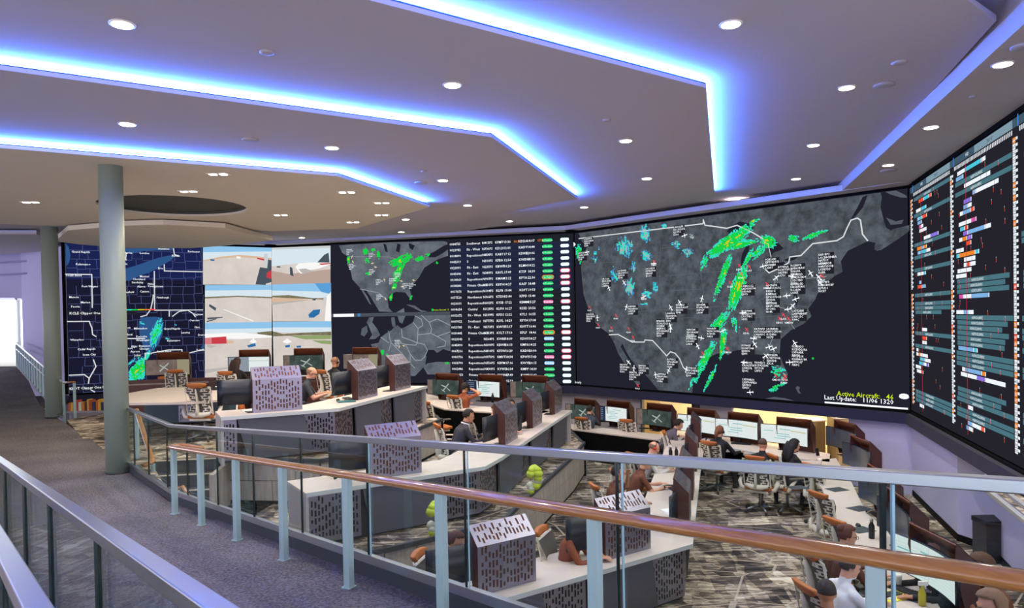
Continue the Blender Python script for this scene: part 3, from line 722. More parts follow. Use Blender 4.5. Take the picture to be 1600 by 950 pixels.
for i in range(24):
    z = zt[i]-.165; h = .075
    if i < 1: z -= 0
    tab.rect(uT, z-.085, L12-.1, z-.078, e_row, 1)
    tab.text(cols[0], z-.03, h, '00%d' % rnd.randint(10000, 99999), e_white, 2)
    tab.text(cols[1], z-.03, h, kinds[i], e_white, 2)
    tab.text(cols[2], z-.03, h, 'N%dPS' % rnd.randint(100, 999), e_white, 2)
    for cu_, ct in ((cols[3], 'K'+''.join(rnd.choice('ABDFHLMPSTWY') for _ in range(3))), (cols[4]+.05, '%02d:%02d' % (rnd.randint(12, 19), rnd.randint(0, 59))), (cols[5], 'K'+''.join(rnd.choice('ABDFHLMPSTWY') for _ in range(3))), (cols[6]+.05, '%02d:%02d' % (rnd.randint(14, 22), rnd.randint(0, 59)))):
        tab.text(cu_, z-.03, h, ct, e_white, 2)
    if i == 0: tab.text(cols[4]+.36, z-.03, h, '16:30', e_or, 2); tab.text(cols[6]+.36, z-.03, h, '17:55', e_or, 2)
    st = state.get(i); pw = .27
    if st == 'o': pill(tab, pu1, z, .36, .135, e_po, 2)
    pill(tab, pu1, z, pw+.03, .1, {'p': e_pp, 'b': e_pb}.get(st, e_pg), 3)
    tab.text(pu1, z-.025, .055, 'In Flight' if st == 'o' else ('Boarding' if st else 'In Position'), e_pt if st is None or st == 'o' else e_white, 4, 'C')
    if i in red2: pill(tab, pu2, z, .31, .135, e_pr, 2)
    pill(tab, pu2, z, .26, .1, e_pw, 3)
tab.done('video_screen', 'dark video wall flight table with rows of white text and green and white pills')

# ---- overview maps, left of the table
ovm = Scr(K1, K2, tuple(K1+(K2-K1)*.4))
ovm.rect(uO, LEDZ0, uT, LEDZ1, e_sea, 0)
def Zo(x, y): return (510+x/4.045, 365+y/4.045)
def oc(pts): return [Zo(*p) for p in pts]
e_land2 = emis_noise('screen_land_pale', '#50565f', '#727881', 2.5, S_, 9)
ovm.poly(oc([(80,75),(100,120),(140,150),(130,190),(155,240),(165,290),(215,345),(235,380),(270,440),(285,452),(262,400),(235,360),(250,355),(280,400),(310,450),(335,492),(420,496),(395,470),(388,420),(400,385),(440,368),(500,372),(520,400),(540,420),(535,380),(525,350),(550,320),(590,270),(620,215),(660,190),(700,165),(740,150),(770,140),(765,55),(740,48),(400,55)]), e_land2, 1)
ovm.poly(oc([(625,140),(680,115),(745,75),(770,68),(770,98),(735,125),(690,150),(650,150)]), e_sea, 2)
ovm.poly(oc([(450,62),(470,70),(462,120),(440,110)]), e_sea, 2); ovm.poly(oc([(520,60),(560,75),(545,105),(525,90)]), e_sea, 2); ovm.poly(oc([(360,62),(378,70),(390,120),(372,112)]), e_sea, 2)
ovm.poly(oc([(505,448),(560,455),(600,485),(640,492),(600,494),(540,465)]), e_land2, 1)
ovm.line(oc([(145,145),(400,148),(440,160)]), .012, e_line, 2); ovm.line(oc([(215,350),(330,375),(385,420)]), .02, e_line, 2)
ovm.radar([(510+250/4.045,365+120/4.045,9,5,80,.8),(510+140/4.045,365+170/4.045,9,3,85,1.1),(510+260/4.045,365+175/4.045,8,4,60,.5),(510+330/4.045,365+140/4.045,11,3,80,.8),(510+300/4.045,365+100/4.045,5,3,0,.8),(510+470/4.045,365+165/4.045,22,8,-20,1.0),(510+600/4.045,365+150/4.045,13,5,-25,.9),(510+455/4.045,365+240/4.045,22,7,112,.9),(510+430/4.045,365+340/4.045,10,5,100,.6),(510+405/4.045,365+410/4.045,10,3,105,.9),(510+530/4.045,365+410/4.045,6,2,110,.8),(510+700/4.045,365+183/4.045,3,2,0,1),(510+670/4.045,365+480/4.045,2,2,0,1),(510+350/4.045,365+755/4.045,6,3,115,.9),(510+385/4.045,365+772/4.045,4,2,70,.9),(510+765/4.045,365+815/4.045,5,1.6,-5,.9),(510+265/4.045,365+250/4.045,5,3,0,.6)], 1.15, 9, [e_gr, e_ye], [.45, 1.45], 1.2, 2.2)
zmid = ovm.uz(610, 490.5)[1]
ovm.rect(uO, zmid-.07, uT, zmid+.04, emis('screen_bar_grey', '#4a5058', S_), 2)
ovm.rect(U12(521), zmid-.06, U12(553), zmid+.03, e_white, 3); ovm.rect(U12(559), zmid-.06, U12(563), zmid+.03, e_bl, 3)
ovm.poly(oc([(785,512),(600,515),(560,520),(548,560),(500,590),(475,600),(450,580),(430,590),(410,612),(385,625),(345,655),(330,690),(280,700),(310,740),(320,790),(370,860),(430,850),(540,900),(560,900),(600,860),(625,830),(630,790),(650,735),(690,760),(740,730),(785,745)]), e_land2, 1)
ovm.poly(oc([(610,840),(640,820),(700,810),(785,812),(785,880),(700,890),(640,890)]), e_land2, 1)
ovm.poly(oc([(270,530),(300,528),(290,560),(320,600),(340,640),(310,665),(270,668),(290,640),(270,590),(255,560)]), e_land2, 1)
ovm.poly(oc([(225,600),(255,580),(262,620),(240,650),(218,640)]), e_land2, 1)
ovm.poly(oc([(410,530),(430,528),(440,590),(420,590),(412,560)]), e_land2, 1); ovm.poly(oc([(440,500),(490,470),(500,520),(480,570),(462,560),(450,520)]), e_land2, 1)
ovm.poly(oc([(640,735),(680,735),(700,755),(740,775),(755,800),(700,812),(640,790),(628,770)]), e_sea, 2)
for pl in ([(395,615),(400,660),(410,690),(395,740)], [(475,602),(480,655),(520,668),(575,690),(565,705),(500,700),(470,690)], [(548,560),(580,600),(578,640),(575,690)], [(560,520),(600,540),(610,580),(580,600)], [(600,515),(650,560),(665,600),(660,630),(580,640)], [(660,630),(700,650),(755,680),(750,710),(700,720)], [(410,690),(440,720),(470,690)], [(500,700),(530,760),(560,800),(600,800),(620,780),(640,740)], [(575,690),(620,700),(640,740)], [(345,655),(395,690)], [(530,760),(530,820),(560,850)], [(440,720),(480,760),(530,820)], [(650,560),(700,540),(785,580)], [(700,650),(785,620)]):
    ovm.line(oc(pl), .022, e_line, 2)
for x, y in ((150,118),(165,212),(290,142),(292,245),(335,308),(420,303),(455,268),(505,335),(545,332),(338,405),(455,692)):
    u, z = ovm.uz(*Zo(x, y))
    for i in range(4): ovm.text(u-.12, z+.07-i*.05, .035, ''.join(rnd.choice('ABCD1234NK') for _ in range((6, 8, 5, 3)[i])), e_white, 4)
for x, y in ((163,148),(168,178),(292,188),(312,212),(367,292),(475,300),(427,342),(553,295),(375,412),(480,335),(462,714),(490,708)):
    u, z = ovm.uz(*Zo(x, y)); plane_at(u, z, .05, ovm, rnd.uniform(-2, 2), emis('screen_cream', '#ffe9b0', 1.1*S_))
u, z = ovm.uz(701, 485); ovm.text(u, z, .05, 'Active Aircraft: 11', e_lime, 4, 'R')
ovm.done('video_screen', 'video wall screen showing a grey North America map above a map of Europe')

# ---- regional radar map on the left face
dl01 = (K1-K0).length
def U01(px, y=480): return lft.uz(px, y)[0]
lft = Scr(K0, K1, tuple(K0+(K1-K0)*.35)); uF = U01(318.5)
e_nv = emis('county_navy', '#1b2352', S_); e_nv2 = emis('county_navy_dark', '#1a1a30', S_); e_cl = emis('county_line', '#4c5380', S_); e_lake = emis('lake_blue', '#2f5688', S_)
zs_ = lft.uz(210, 489)[1]; zs3 = lft.uz(210, 596)[1]
def Zl(x, y): return (100+x/3.8, 370+y/3.8)
lc = lambda pts: [Zl(*p) for p in pts]
lft.rect(.02, zs_+1.0, uF-.01, LEDZ1, e_nv, 0); lft.rect(.02, LEDZ0, uF-.01, zs_+1.0, e_nv2, 0)
# county grid: jittered brickwork lines
g = .34; nx = int(uF/g)+1; nz = int((LEDZ1-LEDZ0)/.26)+1
for j in range(nz):
    z = LEDZ0+j*.26; u = .03; off = rnd.uniform(0, .1)
    while u < uF-.05:
        u2 = min(uF-.03, u+rnd.uniform(.22, .4)); dz = rnd.uniform(-.05, .05) if rnd.random() < .35 else 0
        if rnd.random() < .9: lft.line([(u, z+dz), (u2, z+dz)], .014, e_cl, 1, uz=True)
        lft.line([(u2, z+dz), (u2+rnd.uniform(-.03, .03), z+.26)], .014, e_cl, 1, uz=True)
        u = u2
lft.poly(lc([(325,215),(360,190),(430,170),(500,145),(560,125),(620,112),(665,108),(640,135),(600,160),(560,185),(500,215),(440,235),(390,262),(340,258)]), e_lake, 2)
lft.poly(lc([(360,62),(660,62),(650,78),(560,80),(480,84),(400,100),(365,85)]), e_lake, 2)
lft.poly(lc([(10,40),(28,60),(38,110),(32,150),(12,180)]), e_lake, 2)
lft.poly(lc([(455,480),(540,474),(580,480),(590,520),(585,580),(565,630),(530,680),(490,690),(470,650),(450,590),(443,520)]), e_lake, 2)
lft.poly(lc([(812,660),(832,630),(832,672)]), e_lake, 2)
for pl in ([(10,222),(165,224),(168,420)], [(536,205),(538,436),(824,434)], [(595,165),(596,203),(822,208)], [(530,345),(528,370),(515,430),(490,465),(455,475)], [(625,438),(625,472)], [(645,472),(660,460),(685,442),(735,436),(765,455),(780,475)], [(20,503),(150,502),(165,540),(170,580),(190,592)], [(330,604),(480,604)], [(482,690),(482,740)], [(520,690),(620,672),(700,670),(702,700),(830,668)], [(30,822),(120,818),(150,840),(145,870)], [(150,840),(190,770),(175,730)], [(370,95),(365,135),(345,160)], [(650,70),(655,105),(680,115)], [(155,905),(182,930)]):
    lft.line(lc(pl), .030, e_bline, 3)
lft.radar([(100+545/3.8,370+570/3.8,26,9,108,1.0),(100+440/3.8,370+790/3.8,26,15,122,1.2),(100+350/3.8,370+660/3.8,12,5,90,.4),(100+490/3.8,370+710/3.8,14,5,110,.9),(100+460/3.8,370+510/3.8,5,4,0,.5),(100+610/3.8,370+600/3.8,4,2,0,.6),(100+655/3.8,370+518/3.8,5,2,0,.5),(100+400/3.8,370+740/3.8,10,4,120,.5)], 1.2, 4, [e_bl, e_cy, e_gr, e_ye], [.4, .62, 1.05, 1.7], 1.25, 2)
for x, y, t in ((45,94,'Grand Rapids'),(70,168,'Kalamazoo'),(12,234,'South Bend'),(105,300,'Fort Wayne'),(30,364,'Muncie'),(100,395,'Marion'),(42,420,'Peoria'),(360,100,'Sarnia'),(450,102,'London'),(558,76,'Hamilton'),(640,117,'Buffalo'),(735,92,'Rochester'),(558,192,'Erie'),(450,240,'Mentor'),(408,257,'Cleveland'),(402,276,'Sandusky'),(435,301,'Akron'),(497,285,'Niles'),(497,299,'Youngstown'),(345,334,'Mansfield'),(450,330,'Canton'),(550,366,'Pittsburgh'),(770,466,'Saginaw'),(745,502,'Owosso'),(775,543,'Flint'),(415,550,'Milwaukee'),(592,552,'Grand Rapids'),(695,574,'Lansing'),(795,588,'Detroit'),(428,598,'Kenosha'),(428,620,'Waukegan'),(335,587,'Rockford'),(612,622,'Kalamazoo'),(400,657,'Elgin'),(445,654,'Evanston'),(447,671,'Chicago'),(395,687,'Aurora'),(360,668,'Dixon'),(485,697,'Gary'),(552,687,'South Bend'),(785,679,'Toledo'),(418,710,'Joliet'),(38,618,'Waterloo'),(80,674,'Cedar Rapids'),(112,706,'Iowa City'),(318,140,'Pontiac'),(318,166,'Detroit'),(332,546,'Madison')):
    u, z = lft.uz(*Zl(x, y)); lft.text(u, z, .062, t, e_white, 5)
for yy in (489, 607):
    u, z = lft.uz(107, yy-3); n_ = 'KCLE Clipper One Reflectivity' if yy == 489 else 'KLOT Clipper One Reflectivity'
    lft.rect(u-.02, z-.13, u+1.75, z-.02, e_box, 3); lft.text(u+.02, z-.1, .075, n_, e_white, 5)
    for k, cm in enumerate((e_bl, e_cy, e_gr, e_ye, e_or, e_red)): lft.rect(u+1.3+k*.16, z+.0, u+1.46+k*.16, z+.035, cm, 5)
lft.done('video_screen', 'navy regional radar map screen behind the round grey column')

# ---- camera feeds either side of the corner
feeds = thing('video_screen', 'bright block of airport camera pictures where the video wall bends', 'video screen', (K1.x, K1.y, LEDZ0))
def yrow(scr, px, py): return scr.uz(px, py)[1]
e_sky1 = emis('feed_sky', '#8fc4ea', 1.0*S_, sample=True); e_sky2 = emis('feed_sky_pale', '#d7e6ee', 1.0*S_, sample=True); e_apron = emis_noise('feed_apron', '#cfc5bf', '#ddd4cd', 1.5, 1.0*S_, 5)
e_apron.cycles.emission_sampling = 'AUTO'
e_sand = emis('feed_sand', '#d9b79a', S_); e_trees = emis_noise('feed_trees', '#6d6a52', '#8f8468', 9, S_); e_grass = emis('feed_grass', '#8fa26a', S_); e_fwhite = emis('feed_white', '#f3f2f0', 1.05*S_); e_fred = emis('feed_red', '#c9404a', S_)
e_fdk = emis('feed_dark', '#4b5560', S_); e_fblue = emis('feed_blue', '#2c6fa8', S_); e_fgrey = emis('feed_grey', '#b9b4b0', S_); e_haze = emis('feed_haze', '#c9cfd2', S_); e_skyd = emis('feed_sky_deep', '#5a9fd8', S_)
def Z5(x, y): return (300+x/3.959, 360+y/3.959)
def feed(face, pts_bg, name, shapes, lab=None):
    s = Scr(face[0], face[1], (K1.x, K1.y))
    q = [s.uz(*Z5(*p)) for p in pts_bg]
    for lay, (pts, m) in enumerate(shapes):
        pts = [(min(max(x, pts_bg[0][0]), pts_bg[1][0]), y) for x, y in pts]
        s.poly([Z5(*p) for p in pts], m, .4+.6*lay)
    o = s.mb.build(name, None, feeds)
    if lab: o['label'] = lab
    return o
L_, R_ = (K0, K1), (K1, K2)
feed(L_, [(68,95),(491,335)], 'camera_picture', [([(68,95),(491,100),(491,337),(68,335)], e_apron), ([(68,95),(491,100),(491,172),(400,160),(290,152),(180,162),(68,185)], e_sky2), ([(68,95),(491,100),(491,130),(68,135)], e_sky1),
  ([(68,185),(180,162),(290,152),(400,160),(491,172),(491,182),(400,172),(290,166),(180,172),(68,192)], e_sand), ([(112,178),(140,180),(138,190),(115,188)], e_fblue), ([(275,160),(300,162),(300,175),(275,173)], e_fwhite),
  ([(402,168),(462,180),(462,190),(402,178)], e_fred), ([(446,145),(468,145),(468,230),(446,230)], e_haze), ([(470,180),(491,185),(491,320),(455,330)], e_fdk), ([(420,228),(470,235),(455,337),(392,334)], e_fdk), ([(462,262),(491,245),(491,300),(460,292)], e_fred)], 'camera picture of a pale apron with a terminal corner')
feed(R_, [(493,95),(857,335)], 'camera_picture', [([(493,108),(857,94),(857,325),(493,335)], e_apron), ([(493,108),(857,94),(857,205),(640,205),(493,222)], e_sky2), ([(493,100),(857,94),(857,110),(493,120)], e_haze), ([(495,250),(600,270),(857,240),(857,325),(495,335)], emis('feed_wet_apron', '#b9a298', S_)),
  ([(640,225),(660,205),(740,198),(857,200),(857,212),(780,238),(730,245),(700,268),(670,266),(650,240)], e_fwhite), ([(776,198),(820,150),(846,138),(852,200)], e_fdk), ([(606,225),(622,232),(630,285),(608,275)], e_fdk), ([(785,205),(857,202),(857,208),(800,214)], e_fred), ([(526,222),(548,222),(548,230),(526,230)], e_fdk), ([(660,240),(705,236),(745,250),(690,272)], e_fgrey)], 'camera picture of a tail-on jet parked on wet apron')
feed(L_, [(80,338),(493,570)], 'camera_picture', [([(80,338),(493,337),(493,566),(80,572)], e_apron), ([(80,338),(493,337),(493,418),(280,408),(80,420)], e_sky1), ([(80,372),(493,368),(493,418),(280,408),(80,420)], e_sky2),
  ([(80,412),(280,404),(493,412),(493,420),(280,412),(80,422)], e_trees), ([(108,455),(150,480),(145,498),(105,470)], e_fdk), ([(92,540),(190,535),(190,540),(100,552)], e_fdk), ([(90,560),(150,545),(152,550),(92,568)], e_fdk), ([(190,488),(200,488),(385,560),(372,562)], e_fwhite)], 'camera picture of an empty apron under blue sky, left of the bend')
feed(R_, [(496,325),(862,565)], 'camera_picture', [([(496,332),(860,325),(862,562),(496,564)], e_apron), ([(496,332),(860,325),(860,415),(700,418),(600,402),(496,408)], e_sky1), ([(496,372),(860,380),(860,415),(700,418),(600,402),(496,408)], e_sky2), ([(760,327),(860,325),(860,395),(800,380)], e_skyd),
  ([(496,404),(600,400),(760,420),(820,420),(820,428),(620,420),(496,414)], e_trees), ([(496,418),(620,420),(750,432),(600,445),(496,462)], e_sand), ([(496,445),(680,432),(700,436),(496,462)], e_fgrey), ([(722,520),(752,492),(795,488),(790,515),(755,540),(725,540)], e_fblue), ([(835,410),(860,380),(862,562),(822,560)], e_fwhite), ([(815,412),(832,412),(830,436),(815,436)], e_haze), ([(740,430),(770,418),(775,420),(762,434)], e_fdk)], 'camera picture with a small blue vehicle on the apron')
feed(L_, [(72,568),(493,925)], 'camera_picture', [([(80,572),(493,566),(493,915),(80,925)], e_apron), ([(80,572),(493,566),(493,636),(300,634),(80,640)], e_sky1), ([(80,612),(493,605),(493,636),(300,634),(80,640)], e_sky2),
  ([(400,632),(493,622),(493,650),(420,652)], e_trees), ([(80,640),(300,632),(400,640),(493,652),(493,662),(300,672),(80,668)], e_fwhite), ([(80,665),(212,656),(214,700),(80,704)], e_fred), ([(80,665),(120,662),(122,700),(80,704)], emis('feed_hangar_mid', '#d98086', S_)), ([(214,680),(255,682),(255,698),(214,700)], e_sand), ([(340,712),(390,695),(395,715),(350,725)], e_fblue), ([(355,690),(380,665),(400,690),(380,700)], e_fwhite), ([(92,705),(150,715),(120,728),(95,722)], e_fgrey), ([(80,860),(250,842),(252,850),(80,885)], e_fgrey)], 'left half of the wide camera picture, with red hangar doors')
feed(R_, [(493,562),(870,915)], 'camera_picture', [([(493,566),(862,562),(870,910),(493,915)], e_apron), ([(493,566),(862,562),(862,628),(640,632),(560,630),(493,624)], e_sky1), ([(493,600),(862,600),(862,628),(640,632),(560,630),(493,624)], e_sky2),
  ([(493,622),(560,640),(700,632),(862,626),(862,648),(700,648),(493,656)], e_trees), ([(600,652),(862,648),(862,672),(700,674)], e_grass), ([(740,680),(862,682),(862,705),(800,700)], e_grass), ([(560,690),(590,668),(620,690),(590,700)], e_fwhite), ([(576,712),(608,706),(606,722),(580,724)], e_fblue), ([(648,714),(676,712),(676,724),(650,726)], e_fblue), ([(690,735),(745,732),(742,740),(700,742)], e_fgrey)], 'right half of the wide camera picture, runway and grass')

# ---- schedule chart on the right-hand face
gan = Scr(K3, K4, tuple(K3+(K4-K3)*.4))
def U34(px, y=480): return gan.uz(px, y)[0]
e_g0 = emis('chart_background', '#25242c', S_); e_teal = emis('chart_teal', '#4a7480', S_); e_tealt = emis('chart_teal_text', '#b9ccd2', S_); e_tick = emis('chart_tick', '#dfe6ec', 1.1*S_); e_hd = emis('chart_header', '#7e99a8', S_); e_hd2 = emis('chart_header_dark', '#40596a', S_)
e_lb = emis('chart_light_blue', '#7fb2e2', S_); e_cyn = emis('chart_cyan', '#4cc6dc', S_); e_vio = emis('chart_violet', '#8a72e0', S_); e_ors = emis('chart_orange', '#f2892e', S_); e_rd = emis('chart_red', '#f2553c', S_); e_nowl = emis('chart_now_line', '#c0283a', S_); e_wh2 = emis('chart_white', '#e6edf2', 1.1*S_); e_mg = emis('chart_magenta', '#d95aa8', S_)
uEnd = (K4-K3).length; gan.rect(.04, LEDZ0+.02, uEnd, LEDZ1-.02, e_g0, 0)
NR = 50; ph = (LEDZ1-LEDZ0-.42)/NR
def panel(u0, u1, seed, dense):
    r = random.Random(seed); hdr = .17
    gan.rect(u0, LEDZ1-.14, u1, LEDZ1-.03, e_hd2, 1); gan.rect(u0+(u1-u0)*.45, LEDZ1-.14, u1, LEDZ1-.03, e_hd, 1.5)
    gan.rect(u0+hdr, LEDZ1-.15, u0+hdr+.03, LEDZ1-.0, emis('chart_marker_blue', '#3f8fe8', S_), 2)
    k = 0; u = u0+hdr+.06
    while u < u1-.03: gan.rect(u, LEDZ1-.22, u+.032, LEDZ1-.16, e_tick, 2); u += .062
    gan.text(u0+(u1-u0)*.3, LEDZ1-.11, .05, 'WED', e_tick, 3); gan.text(u0+(u1-u0)*.65, LEDZ1-.11, .05, 'THU 07', e_g0, 3)
    a = u0+hdr+.1; W = u1-a
    un = a+W*.22
    for i in range(NR):
        z = LEDZ1-.3-i*ph
        if i in (22,) and not dense: continue
        hc = e_ors if r.random() < (.28) else (e_rd if r.random() < .06 else e_wh2)
        gan.rect(u0+.01, z-ph*.46, u0+.10, z+ph*.46, hc, 2)
        gan.text(u0+.018, z-.022, .04, '%d' % r.randint(100, 999), e_g0 if hc is e_wh2 else e_wh2, 3)
        gan.rect(u0+.11, z-ph*.05, u0+hdr, z+ph*.4, e_wh2, 2)
        full = (r.random() < .30) if dense == 0 else (20 < i < 23 or 27 < i < 34 or 35 < i < 38 or 41 < i < 45 or 46 < i < 48 or r.random() < .08)
        if full:
            s_ = a if dense == 0 or r.random() < .9 else a+W*.4
            if r.random() < .3: s_ = a+W*.02; e2 = a+W*r.uniform(.75, .95)
            else: e2 = u1-.02
            gan.rect(s_, z-ph*.42, e2, z+ph*.42, e_teal, 2); gan.text(s_+(e2-s_)*.32, z-.022, .042, rnd.choice(('HG/W/S/CDL/IN/VISC', 'AG/W/GOL/INFISC', 'HG/BTV/CDL/INVISC')), e_wh2, 3)
        else:
            n = r.choice((0, 1, 2, 2, 3, 3)) if dense else r.choice((0, 0, 1, 2, 3))
            u = a+W*abs(r.gauss(.12, .1))
            for q in range(n):
                wq = W*r.choice((.05, .05, .08, .14, .2, .3 if dense else .12)); m = r.choice((e_lb, e_lb, e_cyn, e_wh2, e_wh2, e_vio, e_wh2, e_ors, e_rd, e_mg if r.random() < .3 else e_wh2))
                if u+wq > u1: break
                gan.rect(u, z-ph*.38, u+wq, z+ph*.38, m, 2)
                gan.rect(u+wq, z-ph*.38, u+wq+.03, z+ph*.38, e_wh2, 2); u += wq+.04
        for q in range(r.choice((0, 1, 1, 2))):
            uu = a+W*r.uniform(.05, .9); gan.rect(uu, z-ph*.6, uu+.012, z+ph*.1, e_rd, 2.5); gan.rect(uu, z+ph*.1, uu+.012, z+ph*.35, e_tealt, 2.5)
    gan.rect(un, LEDZ0+.1, un+.02, LEDZ1-.22, e_nowl, 4)
ua, ub, uc = U34(1424.5), U34(1487), U34(1585)
panel(ua+.02, ub, 3, 0); panel(ub, uc, 5, 1); panel(uc, uc+(uc-ub), 8, 1); panel(uc+(uc-ub), uc+(uc-ub)*2, 12, 1)
gan.done('video_screen', 'tall schedule chart screen on the right with teal, orange and white bars')

# ================================================================== CEILING FIXTURES
m_lens = emis('downlight_lens', '#fff0d8', 14, sample=False); m_bezel = mat('downlight_trim', '#e6e0da', .5)
def downlight(px, py, z, kind, label, grp, power=None):
    p = G(px, py, z-.004); r = .085 if kind == 'round' else .045
    t = thing('downlight', label, 'ceiling light', p, 0, grp)
    if kind == 'round':
        mb = MB(); mb.lathe([(r, -.006), (r+.02, -.006), (r+.022, .003), (r, .003)], (0, 0, 0), m_bezel, 24); mb.build('trim_ring', m_bezel, t)
        mb = MB(); mb.lathe([(r*.98, -.010), (r, -.004)], (0, 0, 0), m_lens, 24); mb.build('lens', m_lens, t)
    else:
        mb = MB(); mb.box((0, 0, -.004), (.34, .14, .012), m_bezel); mb.build('trim_plate', m_bezel, t)
        for dx in (-.08, .08):
            mb = MB(); mb.box((dx, 0, -.012), (.095, .095, .006), m_lens); mb.build('lens', m_lens, t)
    pw = power or (DOWNLIGHT_W if kind == 'round' else DOWNLIGHT_W*.8)
    ld = bpy.data.lights.new('downlight_lamp', 'AREA'); ld.shape = 'DISK'; ld.size = .16; ld.energy = pw; ld.color = (1, .90, .80) if kind == 'round' else (1, .86, .66)
    ld.spread = R(150)
    lo = bpy.data.objects.new('downlight_lamp', ld); C.objects.link(lo); lo.parent = t; lo.location = (0, 0, -.03)
pos = 'recessed round warm downlight '
DL = [(191,38,ZB,'highest on the left, above the middle cove'),(707,133,ZB,'at upper centre between the two long coves'),(978,220,ZB,'right of centre on the second panel'),(1010.7,279,ZB,'above the middle of the big map'),(912.6,323.8,ZB,'just beyond the tip of the middle cove'),
 (199,194,ZC,'between the two left coves, above the near column'),(519,231,ZC,'above the bend of the left cove'),(692,282,ZC,'beyond the end of the left cove'),(730.7,320.8,ZC,'above the flight table screen'),(633.9,342.7,ZC,'just past the tip of the left cove'),
 (1142,38,ZA,'top of the picture right of the lit corner'),(1323,137,ZA,'second down on the right-hand ceiling panel'),(1271,227,ZA,'third down on the right-hand ceiling panel'),(1243.8,279.5,ZA,'fourth down on the right-hand panel, near the map'),(1150,311,ZA,'just above the top edge of the big map'),(796,345.5,ZB,'above the pills of the flight table'),(874.7,354.5,ZA,'nearest the joint of table and big map'),
 (1567,100.5,ZP,'nearest on the soffit by the schedule chart'),(1455,199,ZP,'second on the soffit by the schedule chart'),(1388,258,ZP,'last on the soffit, at the corner of the screens'),(627,362.5,ZB,'above the overview map, upper of two'),(605,372,ZB,'above the overview map, closest to it'),(704,367.6,ZA,'closest above the left edge of the flight table'),(471.6,371.4,ZB,'above the camera pictures, left of two'),(501,377,ZA,'above the camera pictures, right of two')]
for px, py, z, s in DL: downlight(px, py, z, 'round', pos+s, 'round downlights')
DT = [(341,271.6,'nearest to the left cove, right above the round recess'),(294.7,298.5,'beside the near edge of the round recess'),(230.7,347,'at the far edge of the round recess'),(48,315.5,'alone at far left before the columns'),(542,300,'under the bend of the left cove'),(438.7,335.6,'right of the round recess'),(461,358,'farthest, above the camera pictures'),(551.6,347,'near the far edge of the low panel'),(596.8,316.6,'below the left cove, upper of two'),(596,335.6,'below the left cove, lower of two')]
for px, py, s in DT: downlight(px, py, ZD if py < 351 else ZC, 'twin', 'twin square downlight '+s, 'twin square downlights')
m_spk = mat('ceiling_device', '#a9a2a8', .6)
for px, py, z, r, s in ((417,81,ZB,.07,'small smoke detector upper left above the middle cove'),(391,218,ZC,.11,'flat round ceiling speaker between the two left coves'),(1405,97,ZA,.08,'small ceiling sensor right of the top downlights'),(1381,132,ZA,.12,'flat round ceiling speaker right of a downlight'),(662,267,ZC,.05,'tiny ceiling sensor right of the left cove bend'),(658,285,ZC,.12,'flat round ceiling speaker beside a downlight'),(948,187,ZB,.06,'small ceiling sensor above the centre panel'),(1520,150,ZP,.04,'tiny sprinkler head on the soffit'),(1389,266,ZP,.14,'flat round speaker beside the corner downlight'),(1597,72,ZP,.1,'ceiling sensor at the right end of the soffit')):
    p = G(px, py, z); mb = MB(); mb.lathe([(r, .0), (r, -.012), (r*.7, -.022), (r*.3, -.024)], (0, 0, 0), m_spk, 20); o = mb.build('ceiling_sensor', m_spk); o.location = p; tag(o, s, 'ceiling sensor')
p = G(253, 340, ZD); mb = MB(); mb.tube([(0, 0, 0), (0, 0, -.28)], .018, m_post); mb.tube([(0, 0, -.02), (.05, 0, -.06)], .02, m_post); o = mb.build('sprinkler_drop', m_post); o.location = (p.x, p.y, ZD+.34); tag(o, 'thin white pipe hanging in the round ceiling recess', 'pipe')
p = G(264, 346, 5.97); mb = MB(); mb.lathe([(.09, .05), (.09, 0), (.07, -.05), (.02, -.08)], (0, 0, 0), m_black, 16); o = mb.build('dome_camera', m_black); o.location = (p.x, p.y, 6.0); tag(o, 'small black dome camera below the round ceiling recess', 'camera')
